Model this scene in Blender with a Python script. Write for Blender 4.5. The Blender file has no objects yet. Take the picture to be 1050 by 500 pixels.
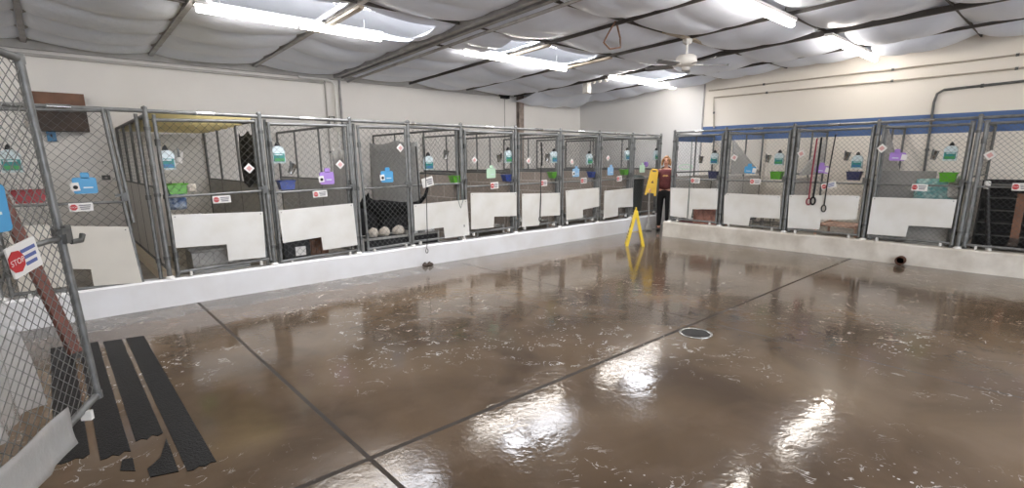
import bpy, math, random
from mathutils import Vector, Matrix
random.seed(7)
S = bpy.context.scene
COL = S.collection
PI = math.pi

# ------------------------------------------------------------------ camera
FPX, PIT, ROL, YAW, CX, CY, CAMH = 523.24, .215495, -.00603063, .729583, 525.0, 278.58, 1.6
_c, _s = math.cos, math.sin
FW = Vector((_s(YAW)*_c(PIT), _c(YAW)*_c(PIT), -_s(PIT)))
_rt = Vector((_c(YAW), -_s(YAW), 0)); _up = _rt.cross(FW)
RT = _c(ROL)*_rt + _s(ROL)*_up
UP = -_s(ROL)*_rt + _c(ROL)*_up
cam_d = bpy.data.cameras.new('camera')
cam = bpy.data.objects.new('camera', cam_d); COL.objects.link(cam)
cam_d.sensor_width = 36; cam_d.lens = FPX/1050*36; cam_d.shift_y = (CY-250)/1050
cam_d.clip_start = .05; cam_d.clip_end = 100
M = Matrix((( RT.x, UP.x, -FW.x, 0), (RT.y, UP.y, -FW.y, 0), (RT.z, UP.z, -FW.z, CAMH), (0, 0, 0, 1)))
cam.matrix_world = M
S.camera = cam

# ------------------------------------------------------------------ world, exposure
W = bpy.data.worlds.new('world'); S.world = W; W.use_nodes = True
W.node_tree.nodes['Background'].inputs[0].default_value = (.85, .9, 1, 1)
W.node_tree.nodes['Background'].inputs[1].default_value = 6.0        # sky fill let in by the added, unseen loading door
S.view_settings.view_transform = 'Standard'; S.view_settings.look = 'None'
S.view_settings.gamma = 1; S.view_settings.use_curve_mapping = False
S.view_settings.exposure = 0.33
TUBE = 25.0          # strength of the fluorescent diffusers
SKYL = 14.0           # daylight behind the roof's skylight sheets
S.cycles.max_bounces = 8; S.cycles.diffuse_bounces = 5; S.cycles.glossy_bounces = 4
S.cycles.transparent_max_bounces = 12

# ------------------------------------------------------------------ room numbers (metres)
XW, YW = 11.35, 9.80          # far walls
X0, Y0 = -3.2, -4.2           # walls behind the camera
YL, XR = 6.78, 9.65           # planes of the two rows of kennel fronts
CURB = .315
RAILZ = 2.13
def roof(y): return 3.25 + .035*(YW-y)

# ------------------------------------------------------------------ helpers
def at(px, py, ax, v):
    d = (px-CX)/FPX*RT - (py-CY)/FPX*UP + FW
    o = Vector((0, 0, CAMH)); t = (v-o[ax])/d[ax]
    return o + t*d
def L(px, py): p = at(px, py, 1, YL); return (p.x, p.z)
def R(px, py): p = at(px, py, 0, XR); return (p.y, p.z)
def PL(s, z, d=0): return Vector((s, YL+d, z))
def PR(s, z, d=0): return Vector((XR+d, s, z))

def lin(h):
    h = h.lstrip('#'); o = []
    for i in (0, 2, 4):
        c = int(h[i:i+2], 16)/255
        o.append(c/12.92 if c <= .04045 else ((c+.055)/1.055)**2.4)
    return (*o, 1)

def mat(name, col, rough=.5, metal=0, var=.12, scale=6, bump=0, bscale=40, spec=.5, dirt=None, trans=0):
    m = bpy.data.materials.new(name); m.use_nodes = True
    nt = m.node_tree; n = nt.nodes; l = nt.links
    b = n['Principled BSDF']
    b.inputs['Roughness'].default_value = rough; b.inputs['Metallic'].default_value = metal
    b.inputs['Specular IOR Level'].default_value = spec
    c = lin(col)
    tc = n.new('ShaderNodeTexCoord'); nz = n.new('ShaderNodeTexNoise')
    nz.inputs['Scale'].default_value = scale; nz.inputs['Detail'].default_value = 5
    l.new(tc.outputs['Object'], nz.inputs['Vector'])
    rp = n.new('ShaderNodeValToRGB')
    d = lin(dirt) if dirt else tuple(x*(1-var*1.6) for x in c[:3])+(1,)
    rp.color_ramp.elements[0].position = .3; rp.color_ramp.elements[1].position = .62
    rp.color_ramp.elements[0].color = d; rp.color_ramp.elements[1].color = c
    l.new(nz.outputs['Fac'], rp.inputs['Fac']); l.new(rp.outputs['Color'], b.inputs['Base Color'])
    if bump:
        n2 = n.new('ShaderNodeTexNoise'); n2.inputs['Scale'].default_value = bscale; n2.inputs['Detail'].default_value = 4
        l.new(tc.outputs['Object'], n2.inputs['Vector'])
        bp = n.new('ShaderNodeBump'); bp.inputs['Strength'].default_value = bump; bp.inputs['Distance'].default_value = .02
        l.new(n2.outputs['Fac'], bp.inputs['Height']); l.new(bp.outputs['Normal'], b.inputs['Normal'])
    if trans:
        b.inputs['Alpha'].default_value = 1-trans
    return m
def emit(name, col, s):
    m = bpy.data.materials.new(name); m.use_nodes = True
    nt = m.node_tree; nt.nodes.clear()
    o = nt.nodes.new('ShaderNodeOutputMaterial'); e = nt.nodes.new('ShaderNodeEmission')
    e.inputs[0].default_value = lin(col); e.inputs[1].default_value = s
    nt.links.new(e.outputs[0], o.inputs[0]); return m

class MB:
    def __init__(s): s.v = []; s.f = []; s.sm = []
    def add(s, vs, fs, sm=False):
        o = len(s.v); s.v += [Vector(p) for p in vs]
        s.f += [tuple(i+o for i in f) for f in fs]; s.sm += [sm]*len(fs); return s
    def box(s, c, d, rz=0, R3=None):
        c = Vector(c); h = Vector(d)/2
        rot = R3 if R3 else Matrix.Rotation(rz, 3, 'Z')
        vs = [c + rot @ Vector((x*h.x, y*h.y, z*h.z)) for x in (-1, 1) for y in (-1, 1) for z in (-1, 1)]
        return s.add(vs, [(0,1,3,2),(4,6,7,5),(0,4,5,1),(2,3,7,6),(0,2,6,4),(1,5,7,3)])
    def bar(s, a, b, w, h, up=(0, 0, 1)):
        a, b = Vector(a), Vector(b); t = (b-a).normalized()
        x = t.cross(Vector(up)).normalized(); y = x.cross(t)
        vs = [p + sx*x*w/2 + sy*y*h/2 for p in (a, b) for sx, sy in ((-1,-1),(1,-1),(1,1),(-1,1))]
        return s.add(vs, [(0,1,2,3),(7,6,5,4),(0,4,5,1),(1,5,6,2),(2,6,7,3),(3,7,4,0)])
    def tube(s, pts, r, n=8, closed=False, caps=True):
        pts = [Vector(p) for p in pts]; k = len(pts)
        rs = r if isinstance(r, (list, tuple)) else [r]*k
        vs = []; prev = None
        for i, p in enumerate(pts):
            if closed: t = pts[(i+1) % k]-pts[i-1]
            else: t = pts[min(i+1, k-1)]-pts[max(i-1, 0)]
            t.normalize()
            if prev is None:
                a = Vector((0, 0, 1)) if abs(t.z) < .9 else Vector((1, 0, 0))
                x = t.cross(a).normalized()
            else: x = (prev - prev.dot(t)*t).normalized()
            prev = x; y = t.cross(x)
            vs += [p + rs[i]*(math.cos(2*PI*j/n)*x + math.sin(2*PI*j/n)*y) for j in range(n)]
        fs = []
        for i in range(k if closed else k-1):
            a = i*n; b = ((i+1) % k)*n
            fs += [(a+j, a+(j+1) % n, b+(j+1) % n, b+j) for j in range(n)]
        s.add(vs, fs, n > 4)
        if caps and not closed:
            s.add(vs[:n], [tuple(range(n))[::-1]]); s.add(vs[-n:], [tuple(range(n))])
        return s
    def lathe(s, prof, o=(0, 0, 0), n=16, R3=None, sm=True):
        o = Vector(o); R3 = R3 or Matrix.Identity(3); vs = []
        for r, z in prof:
            vs += [o + R3 @ Vector((r*math.cos(2*PI*j/n), r*math.sin(2*PI*j/n), z)) for j in range(n)]
        fs = []
        for i in range(len(prof)-1):
            fs += [(i*n+j, i*n+(j+1) % n, (i+1)*n+(j+1) % n, (i+1)*n+j) for j in range(n)]
        s.add(vs, fs, sm)
        if prof[0][0] > 1e-4: s.add(vs[:n], [tuple(range(n))[::-1]])
        if prof[-1][0] > 1e-4: s.add(vs[-n:], [tuple(range(n))])
        return s
    def prism(s, poly, P, d0, d1):
        """poly of (s,z) on plane map P, thickness from d0 to d1"""
        n = len(poly)
        vs = [P(a, b, d0) for a, b in poly] + [P(a, b, d1) for a, b in poly]
        return s.add(vs, [tuple(range(n)), tuple(range(n, 2*n))[::-1]] + [(i, i+n, (i+1) % n+n, (i+1) % n) for i in range(n)])
    def wires(s, P, w, h, pitch=.06, r=.0019, uv=None):
        """diamond chain-link weave, every wire a thin three-sided rod; P(a,b,d)"""
        f = uv or (lambda a, b: (a, b))
        for sg in (1, -1):
            c = -h if sg == 1 else 0
            lim = w if sg == 1 else w+h
            c += pitch*.5
            while c < lim:
                if sg == 1: a0 = max(0, c); b0 = a0-c; a1 = min(w, c+h); b1 = a1-c
                else: a0 = max(0, c-h); b0 = c-a0; a1 = min(w, c); b1 = c-a1
                if a1-a0 > .01:
                    A = P(*f(a0, b0), sg*r*.9); B = P(*f(a1, b1), sg*r*.9)
                    s.tube([A, B], r, 3, caps=False)
                c += pitch
        return s
    def build(s, name, m, root=None, parent=None):
        me = bpy.data.meshes.new(name)
        off = root.location if root else Vector((0, 0, 0))
        me.from_pydata([tuple(p-off) for p in s.v], [], s.f)
        me.polygons.foreach_set('use_smooth', s.sm); me.update()
        me.materials.append(m)
        o = bpy.data.objects.new(name, me); COL.objects.link(o)
        if parent is None: parent = root
        if parent: o.parent = parent
        return o
def thing(name, label, cat, loc, group=None):
    o = bpy.data.objects.new(name, None); COL.objects.link(o)
    o.location = loc; o.empty_display_size = .1
    o['label'] = label; o['category'] = cat
    if group: o['group'] = group
    return o
def solo(mb, name, m, label, cat, group=None, loc=None):
    if loc is not None:
        mb.v = [p-Vector(loc) for p in mb.v]
    o = mb.build(name, m); o['label'] = label; o['category'] = cat
    if loc is not None: o.location = loc
    if group: o['group'] = group
    return o
def struct(mb, name, m, parent=None):
    o = mb.build(name, m, parent=parent)
    if parent is None: o['kind'] = 'structure'
    return o
def circ(s, z, r, n=20, a0=0): return [(s+r*math.cos(a0+2*PI*i/n), z+r*math.sin(a0+2*PI*i/n)) for i in range(n)]
def rect(s, z, w, h, a=0):
    o = []
    for x, y in ((-w/2, -h/2), (w/2, -h/2), (w/2, h/2), (-w/2, h/2)):
        o.append((s+x*math.cos(a)-y*math.sin(a), z+x*math.sin(a)+y*math.cos(a)))
    return o
def rrect(s, z, w, h, r, a=0, n=4):
    o = []
    for cx, cy, q in ((w/2-r, h/2-r, 0), (-w/2+r, h/2-r, 1), (-w/2+r, -h/2+r, 2), (w/2-r, -h/2+r, 3)):
        for i in range(n+1):
            t = (q+i/n)*PI/2; x = cx+r*math.cos(t); y = cy+r*math.sin(t)
            o.append((s+x*math.cos(a)-y*math.sin(a), z+x*math.sin(a)+y*math.cos(a)))
    return o

# ------------------------------------------------------------------ materials
G = {}
G['wallL'] = mat('painted_wall', '#e6e3de', .6, var=.03, scale=1.5)
G['galv'] = mat('galvanised_steel', '#80817f', .45, .35, var=.22, scale=14)
G['galvd'] = mat('dull_galvanised_steel', '#6d6e6c', .5, .45, var=.25, scale=12)
G['wire'] = mat('chain_wire', '#6a6b69', .5, .2, var=.15)
G['wired'] = mat('dark_chain_wire', '#555655', .5, .2, var=.15)
G['wirediv'] = mat('pale_chain_wire', '#8d8e8c', .5, .2, var=.15)
G['wirel'] = mat('bright_chain_wire', '#7f807e', .45, .4, var=.15)
G['pvc'] = mat('white_sheet', '#e3e2dd', .35, var=.03, scale=3, dirt='#d8d5cc')
G['pvcold'] = mat('cream_sheet', '#d3cec2', .4, var=.05, scale=3)
G['curb'] = mat('curb_paint', '#e6e6e7', .45, var=.04, scale=2, dirt='#dcdad8')
G['curbR'] = mat('curb_paint_warm', '#d9d3c8', .5, var=.06, scale=3, dirt='#b9b0a2', bump=.15, bscale=30)
G['fabric'] = mat('vinyl_insulation', '#e2e8f4', .38, var=.04, scale=2, bump=.35, bscale=9)
G['rafter'] = mat('grey_steel_rafter', '#aaa8a7', .5, .2, var=.2)
G['darkbeam'] = mat('dark_beam', '#4e4a47', .6, .1, var=.2)
G['rust'] = mat('rusty_column', '#a3958c', .7, .1, var=.3, scale=9)
G['wood'] = mat('cream_batten', '#b9ab98', .6, var=.15)
G['white'] = mat('white_plastic', '#e6e4df', .4, var=.03)
G['grey'] = mat('grey_plastic', '#a19f9a', .5, var=.08)
G['greyl'] = mat('light_grey_plastic', '#b8b5af', .5, var=.08)
G['black'] = mat('black_rubber', '#1a1919', .55, var=.3)
G['cloth'] = mat('black_shade_cloth', '#1e1f20', .85, var=.3, bump=.3, bscale=60)
G['tarp'] = mat('grey_shade_cloth', '#adadaa', .8, var=.1, bump=.3, bscale=60)
G['red'] = mat('red_print', '#c02a2e', .4, var=.1)
G['redbin'] = mat('red_plastic', '#a02a30', .35, var=.1)
G['green'] = mat('green_plastic', '#58a51f', .35, var=.08)
G['blue'] = mat('blue_plastic', '#26408f', .35, var=.1)
G['navy'] = mat('navy_plastic', '#2f3358', .4, var=.1)
G['sky'] = mat('light_blue_plastic', '#4f9fd0', .4, var=.06)
G['skyl'] = mat('pale_blue_plastic', '#8fb6d6', .4, var=.06)
G['purple'] = mat('purple_plastic', '#a783cf', .4, var=.06)
G['mint'] = mat('pale_green_plastic', '#b9d8bd', .4, var=.05)
G['teal'] = mat('teal_print', '#2f8f8a', .4, var=.1)
G['lgreen'] = mat('green_print', '#4aa05a', .4, var=.1)
G['lblue'] = mat('blue_print', '#3d7fae', .4, var=.1)
G['clear'] = mat('milky_bottle', '#d6e4e6', .25, var=.03)
G['ink'] = mat('grey_ink', '#77757c', .6, var=.1)
G['inkb'] = mat('blue_ink', '#5d6aa0', .6, var=.1)
G['pink'] = mat('pink_print', '#d9a9a4', .5)
G['yellow'] = mat('yellow_plastic', '#e2c22a', .35, var=.06)
G['yellow2'] = mat('mustard_plastic', '#e6bd45', .45, var=.06)
G['bamboo'] = mat('yellow_fibreglass', '#cdc296', .45, var=.18, scale=8)
_b = G['bamboo'].node_tree; _p = _b.nodes['Principled BSDF']; _t = _b.nodes.new('ShaderNodeBsdfTranslucent'); _t.inputs[0].default_value = lin('#efe6c4')
_m = _b.nodes.new('ShaderNodeMixShader'); _m.inputs[0].default_value = .75; _b.links.new(_p.outputs[0], _m.inputs[1]); _b.links.new(_t.outputs[0], _m.inputs[2])
_b.links.new(_m.outputs[0], _b.nodes['Material Output'].inputs[0])
G['brown'] = mat('brown_wood', '#7a553f', .6, var=.3, scale=5)
G['dbrown'] = mat('dark_brown_wood', '#43342a', .6, var=.3, scale=5)
G['maroon'] = mat('maroon_cotton', '#6c3839', .85, var=.15, scale=20)
G['legg'] = mat('black_leggings', '#141416', .8, var=.2)
G['skin'] = mat('skin', '#d9a58c', .5, var=.05)
G['hair'] = mat('strawberry_blonde_hair', '#a97c50', .55, var=.3, scale=25)
G['fur'] = mat('black_fur', '#0b0a0a', .8, var=.3, scale=30, bump=.5, bscale=80, spec=.2)
G['nose'] = mat('dog_nose', '#0a0a0a', .3)
G['plush'] = mat('pale_plush', '#cfc6b8', .9, var=.2, scale=15, bump=.6, bscale=40)
G['brick'] = mat('reddish_crate', '#b98474', .6, var=.25, scale=8)
G['redmat'] = mat('dull_red_mat', '#7e3238', .8, var=.25)
G['pinkwood'] = mat('pinkish_wood', '#d9b29c', .6, var=.15)
G['steel'] = mat('bright_steel', '#b9b9b6', .25, .9, var=.1)
G['cond'] = mat('painted_conduit', '#b3a999', .5)
G['sole'] = mat('shoe_sole', '#b5afa8', .6)

def floor_material():
    m = bpy.data.materials.new('wet_epoxy_floor'); m.use_nodes = True
    nt = m.node_tree; n = nt.nodes; l = nt.links; b = n['Principled BSDF']
    tc = n.new('ShaderNodeTexCoord'); sx = n.new('ShaderNodeSeparateXYZ'); l.new(tc.outputs['Object'], sx.inputs[0])
    def noise(sc, det=4, dist=0, vec=None):
        k = n.new('ShaderNodeTexNoise'); k.inputs['Scale'].default_value = sc; k.inputs['Detail'].default_value = det
        k.inputs['Distortion'].default_value = dist; l.new(vec or tc.outputs['Object'], k.inputs['Vector']); return k.outputs['Fac']
    def ramp(f, a, b_, ca=(0,0,0,1), cb=(1,1,1,1)):
        r = n.new('ShaderNodeValToRGB'); r.color_ramp.elements[0].position = a; r.color_ramp.elements[1].position = b_
        r.color_ramp.elements[0].color = ca; r.color_ramp.elements[1].color = cb; l.new(f, r.inputs['Fac']); return r.outputs['Color']
    def mth(op, a, b_=None):
        k = n.new('ShaderNodeMath'); k.operation = op
        for i, q in enumerate((a, b_)):
            if q is None: continue
            if isinstance(q, (int, float)): k.inputs[i].default_value = q
            else: l.new(q, k.inputs[i])
        return k.outputs[0]
    def mix(f, a, b_):
        k = n.new('ShaderNodeMix'); k.data_type = 'RGBA'
        if isinstance(f, (int, float)): k.inputs[0].default_value = f
        else: l.new(f, k.inputs[0])
        for i, q in ((6, a), (7, b_)):
            if isinstance(q, tuple): k.inputs[i].default_value = q
            else: l.new(q, k.inputs[i])
        return k.outputs[2]
    wob = mth('MULTIPLY', mth('SUBTRACT', noise(1.6), .5), .5)
    base = ramp(noise(.9, 5, .6), .35, .68, lin('#56483a'), lin('#73624f'))
    tan = ramp(noise(2.2, 6, .4), .52, .66)
    base = mix(mth('MULTIPLY', tan, .35), base, lin('#7b6a5a'))
    # bare grey band beside the two curbs
    yb = mth('ADD', sx.outputs['Y'], wob); xb = mth('ADD', sx.outputs['X'], wob)
    g1 = mth('GREATER_THAN', yb, 6.22); g2 = mth('GREATER_THAN', xb, 9.25)
    grey = mth('MAXIMUM', g1, g2)
    base = mix(mth('MULTIPLY', grey, .75), base, ramp(noise(3, 5, .5), .35, .65, lin('#55524e'), lin('#7b7771')))
    # saw-cut joints
    def line(coord, v, w): return mth('LESS_THAN', mth('ABSOLUTE', mth('SUBTRACT', coord, v)), w)
    j = mth('MAXIMUM', line(sx.outputs['X'], 1.096, .014), line(sx.outputs['Y'], 2.41, .018))
    j = mth('MAXIMUM', j, line(sx.outputs['X'], 4.72, .008))
    base = mix(mth('MULTIPLY', j, .8), base, lin('#26211d'))
    # soap foam plus ripple glints painted into the colour: thin scribbles and specks
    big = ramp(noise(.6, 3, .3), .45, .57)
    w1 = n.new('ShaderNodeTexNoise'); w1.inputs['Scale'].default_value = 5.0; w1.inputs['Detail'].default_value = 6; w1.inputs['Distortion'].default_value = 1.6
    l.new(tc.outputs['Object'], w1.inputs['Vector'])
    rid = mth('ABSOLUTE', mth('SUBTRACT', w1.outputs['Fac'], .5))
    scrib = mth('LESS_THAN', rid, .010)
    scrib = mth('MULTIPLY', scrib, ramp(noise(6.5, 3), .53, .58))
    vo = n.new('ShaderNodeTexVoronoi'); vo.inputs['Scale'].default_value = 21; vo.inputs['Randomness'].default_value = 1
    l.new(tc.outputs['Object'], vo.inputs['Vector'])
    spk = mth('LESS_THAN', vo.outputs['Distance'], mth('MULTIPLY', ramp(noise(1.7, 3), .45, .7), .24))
    suds_glint = mth('MULTIPLY', mth('MAXIMUM', scrib, spk), big)
    base = mix(mth('MULTIPLY', suds_glint, .7), base, lin('#e4dfd8'))
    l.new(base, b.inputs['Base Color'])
    rough = n.new('ShaderNodeMapRange'); l.new(noise(1.3, 4, .5), rough.inputs['Value'])
    rough.inputs['From Min'].default_value = .35; rough.inputs['From Max'].default_value = .7
    rough.inputs['To Min'].default_value = .04; rough.inputs['To Max'].default_value = .16
    l.new(mth('MAXIMUM', rough.outputs[0], mth('MULTIPLY', j, .7)), b.inputs['Roughness'])
    b.inputs['Specular IOR Level'].default_value = .5; b.inputs['IOR'].default_value = 1.45
    h = mth('ADD', mth('MULTIPLY', noise(4, 3, .8), .5), mth('MULTIPLY', noise(17, 3, 1.2), .22))
    h = mth('ADD', h, mth('MULTIPLY', suds_glint, .25)); h = mth('SUBTRACT', h, mth('MULTIPLY', j, .5))
    bp = n.new('ShaderNodeBump'); bp.inputs['Strength'].default_value = .3; bp.inputs['Distance'].default_value = .012
    l.new(h, bp.inputs['Height']); l.new(bp.outputs['Normal'], b.inputs['Normal'])
    return m
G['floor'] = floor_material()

def block_material():
    m = bpy.data.materials.new('concrete_blocks'); m.use_nodes = True
    nt = m.node_tree; n = nt.nodes; l = nt.links; b = n['Principled BSDF']
    tc = n.new('ShaderNodeTexCoord'); sx = n.new('ShaderNodeSeparateXYZ'); cb = n.new('ShaderNodeCombineXYZ')
    l.new(tc.outputs['Object'], sx.inputs[0]); l.new(sx.outputs['Y'], cb.inputs[0]); l.new(sx.outputs['Z'], cb.inputs[1])
    br = n.new('ShaderNodeTexBrick'); l.new(cb.outputs[0], br.inputs['Vector'])
    br.inputs['Scale'].default_value = 1; br.inputs['Brick Width'].default_value = .4; br.inputs['Row Height'].default_value = .2
    br.inputs['Mortar Size'].default_value = .008
    br.inputs['Color1'].default_value = lin('#a1958a'); br.inputs['Color2'].default_value = lin('#93887e'); br.inputs['Mortar'].default_value = lin('#bdb3a8')
    l.new(br.outputs['Color'], b.inputs['Base Color']); b.inputs['Roughness'].default_value = .75
    return m
G['block'] = block_material()

def right_wall_material():
    m = bpy.data.materials.new('painted_wall_blue_band'); m.use_nodes = True
    nt = m.node_tree; n = nt.nodes; l = nt.links; b = n['Principled BSDF']; b.inputs['Roughness'].default_value = .55
    tc = n.new('ShaderNodeTexCoord'); sx = n.new('ShaderNodeSeparateXYZ'); l.new(tc.outputs['Object'], sx.inputs[0])
    def cmp(op, o, v):
        k = n.new('ShaderNodeMath'); k.operation = op; l.new(o, k.inputs[0]); k.inputs[1].default_value = v; return k.outputs[0]
    def mul(a, b_):
        k = n.new('ShaderNodeMath'); k.operation = 'MULTIPLY'; l.new(a, k.inputs[0]); l.new(b_, k.inputs[1]); return k.outputs[0]
    near = cmp('LESS_THAN', sx.outputs['Y'], 6.12)
    band = mul(mul(cmp('GREATER_THAN', sx.outputs['Z'], 2.0), cmp('LESS_THAN', sx.outputs['Z'], 2.315)), near)
    nz = n.new('ShaderNodeTexNoise'); nz.inputs['Scale'].default_value = 1.3; l.new(tc.outputs['Object'], nz.inputs['Vector'])
    def mix(f, a, b_):
        k = n.new('ShaderNodeMix'); k.data_type = 'RGBA'; l.new(f, k.inputs[0])
        for i, q in ((6, a), (7, b_)):
            if isinstance(q, tuple): k.inputs[i].default_value = q
            else: l.new(q, k.inputs[i])
        return k.outputs[2]
    cream = mix(nz.outputs['Fac'], lin('#e2dbcf'), lin('#e7e1d7'))
    c = mix(near, lin('#dedddb'), cream); c = mix(band, c, lin('#4b6795'))
    l.new(c, b.inputs['Base Color']); return m
G['wallR'] = right_wall_material()

def sheet_material(name, col, alpha, rough=.3):
    m = mat(name, col, rough, var=.05, bump=.6, bscale=14, trans=1-alpha); return m
G['film'] = sheet_material('crinkled_clear_film', '#e2e1de', .5, .15)
G['frost'] = sheet_material('frosted_plastic_sheet', '#c4c2be', .55, .3)
G['shade'] = sheet_material('see_through_shade_cloth', '#5c5b59', .8, .8)
G['tube'] = emit('fluorescent_diffuser', '#fff7ee', TUBE)
G['skylight'] = emit('daylit_skylight_sheet', '#f6f8ff', SKYL)

# ------------------------------------------------------------------ the room
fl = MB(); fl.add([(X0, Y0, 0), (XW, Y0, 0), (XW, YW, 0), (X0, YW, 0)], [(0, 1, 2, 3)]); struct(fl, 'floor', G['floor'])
w = MB().box(((X0+XW)/2, YW+.1, 1.75), (XW-X0+.4, .2, 4.6)); struct(w, 'wall_left', G['wallL'])
w = MB().box((XW+.1, (Y0+YW)/2, 1.75), (.2, YW-Y0, 5.2)); struct(w, 'wall_right', G['wallR'])
w = MB().box((X0-.1, (Y0+YW)/2, 1.9), (.2, YW-Y0, 5.2)); struct(w, 'wall_near', G['wallL'])
# back wall with an unseen loading door, added to let sky fill in
w = MB().box(((X0+.2)/2-.1, Y0-.1, 2.1), (.2-X0+.2, .2, 4.6)).box(((7.2+XW)/2+.1, Y0-.1, 2.1), (XW-7.2+.2, .2, 4.6)).box((3.7, Y0-.1, 3.75), (7.0, .2, 1.3)); struct(w, 'wall_back', G['wallL'])
struct(MB().bar((.2, Y0+.02, 0), (.2, Y0+.02, 3.1), .08, .06, up=(0, 1, 0)).bar((7.2, Y0+.02, 0), (7.2, Y0+.02, 3.1), .08, .06, up=(0, 1, 0)).bar((.16, Y0+.02, 3.1), (7.24, Y0+.02, 3.1), .08, .06), 'door_added', G['galv'])
struct(MB().box((3.7, Y0-3.2, -.06), (16, 6, .1)), 'floor_outside', G['block'])
# raised kennel floors behind the curbs
conc = mat('kennel_concrete', '#a8a197', .55, var=.25, scale=3)
struct(MB().box(((X0+10.9)/2, (6.9+YW)/2, .14), (10.9-X0, YW-6.9, .27)), 'floor_kennels_left', conc)
struct(MB().box(((9.75+XW)/2, (Y0+5.78)/2, .14), (XW-9.75, 5.78-Y0, .27)), 'floor_kennels_right', conc)
# white curbs
def curb(name, a, b, wdt, m, along):
    mb = MB(); n = 60
    prof = [(0, 0), (0, CURB-.02), (.02, CURB), (wdt-.02, CURB), (wdt, CURB-.02), (wdt, 0)]
    vs = []
    for i in range(n+1):
        t = a+(b-a)*i/n
        for q, z in prof:
            jit = .004*math.sin(t*5.1)+.003*math.sin(t*13.7)
            zz = z*(1+.012*math.sin(t*3.3))
            vs.append((t, 6.73+q+jit, zz) if along == 'x' else (9.585+q+jit, t, zz))
    k = len(prof); fs = []
    for i in range(n):
        for j in range(k-1): fs.append((i*k+j, i*k+j+1, (i+1)*k+j+1, (i+1)*k+j))
    fs += [tuple(range(k)), tuple(n*k+j for j in range(k))[::-1]]
    mb.add(vs, fs); return struct(mb, name, m)
curb('baseboard_left', X0, 10.62, .2, G['curb'], 'x')
curb('baseboard_right', Y0, 5.90, .2, G['curbR'], 'y')

# ceiling: sagging white vinyl insulation between rafters and purlins
RAF = [-2.9, -1.44, .03, 1.43, 2.88, 4.36, 5.88, 7.36, 8.86, 10.32, 11.35]
ROWS = [9.8, 6.82, 5.75, 4.4, 2.95, 1.5, .05, -1.4, -2.8, -4.2]
HOLES = [(1.55, 2.78), (2.98, 3.95), (5.25, 5.80), (5.98, 7.2), (8.98, 10.1)]
def interp(v, arr, rev=False):
    a = sorted(arr)
    for i in range(len(a)-1):
        if a[i] <= v <= a[i+1]: return i, (v-a[i])/(a[i+1]-a[i])
    return (0, 0) if v < a[0] else (len(a)-2, 1)
rnd = {}
def cellr(i, j, k):
    if (i, j, k) not in rnd: rnd[(i, j, k)] = random.random()
    return rnd[(i, j, k)]
def fabric_z(x, y):
    i, u = interp(x, [X0]+RAF); j, v = interp(y, ROWS)
    su = max(0, math.sin(PI*u))**.6; sv = max(0, math.sin(PI*v))**.5
    wide = (y > 6.82)
    A = (.11 if wide else .15)*(.7+.6*cellr(i, j, 0))
    z = roof(y)-.015 - A*su*sv
    npil = 4 if wide else 2
    vv = v*npil + .12*math.sin(x*2.3+j) ; f = vv-math.floor(vv)
    z -= (.09 if wide else .045)*max(0, math.sin(PI*f))**.42*(su**.6)*(1 if 0 < v < 1 else 0)
    z += .012*math.sin(3.1*x+1.7*y+cellr(i, j, 1)*6)*math.sin(4.3*y-1.1*x)*su
    return z
NX, NY = 250, 230
vs = []; fs = []
for a in range(NX+1):
    x = X0+(XW-X0)*a/NX
    for b in range(NY+1):
        y = Y0+(YW-Y0)*b/NY; vs.append((x, y, fabric_z(x, y)))
for a in range(NX):
    xm = X0+(XW-X0)*(a+.5)/NX
    for b in range(NY):
        ym = Y0+(YW-Y0)*(b+.5)/NY
        if 5.83 < ym < 6.62 and any(p < xm < q for p, q in HOLES): continue
        k = a*(NY+1)+b; fs.append((k, k+1, k+NY+2, k+NY+1))
struct(MB().add(vs, fs, True), 'ceiling', G['fabric'])
# roof deck above, so no daylight leaks around the fabric
deck = MB().add([(X0-.2, Y0-.2, roof(Y0)+.55), (XW+.2, Y0-.2, roof(Y0)+.55), (XW+.2, YW+.2, roof(YW)+.55), (X0-.2, YW+.2, roof(YW)+.55)], [(0, 1, 2, 3)])
struct(deck, 'ceiling_deck', G['wallL'])
# skylight sheets (corrugated, daylit) in the open strip above the first row of lamps
for k, (p, q) in enumerate(HOLES):
    mb = MB(); n = int((q-p+.2)/.02); v2 = []; f2 = []
    for i in range(n+1):
        x = p-.1+(q-p+.2)*i/n; dz = .018*math.sin(x*2*PI/.08)
        for y in (5.7, 6.72): v2.append((x, y, roof(y)+.2+dz))
    f2 = [(2*i, 2*i+1, 2*i+3, 2*i+2) for i in range(n)]
    struct(mb.add(v2, f2, True), 'window_%d' % (k+1), G['skylight'])
tn = 0
def trim(mb, m):
    global tn
    tn += 1; return struct(mb, 'trim_%d' % tn, m)
for i, x in enumerate(RAF[:-1]):
    big = i == 5; dark = i == 8
    if big:
        for dx in (-.07, .08):
            trim(MB().bar((x+dx, YW, roof(YW)-.07), (x+dx, Y0, roof(Y0)-.07), .07, .13), G['rafter'])
        trim(MB().tube([(x+.18, YW-.05, roof(YW)-.17), (x+.18, Y0, roof(Y0)-.17)], .022, 8), G['rafter'])
    else:
        dz_ = .09 if dark or i > 5 else .05
        wd = .05 if dark else .06 if i < 5 else .022
        trim(MB().bar((x, YW, roof(YW)-dz_), (x, Y0, roof(Y0)-dz_), wd, .075 if dark else .045 if i > 5 else .08), G['darkbeam'] if dark or i in (6, 7, 9) else G['rafter'])
        if i < 5:
            for dx in (-.05, .05):
                trim(MB().bar((x+dx, YW, roof(YW)-.03), (x+dx, Y0, roof(Y0)-.03), .03, .05), G['rafter'])
for y in ROWS[1:-1]:
    trim(MB().bar((X0, y, roof(y)-.06), (XW, y, roof(y)-.06), .02, .04), G['darkbeam'])
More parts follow.
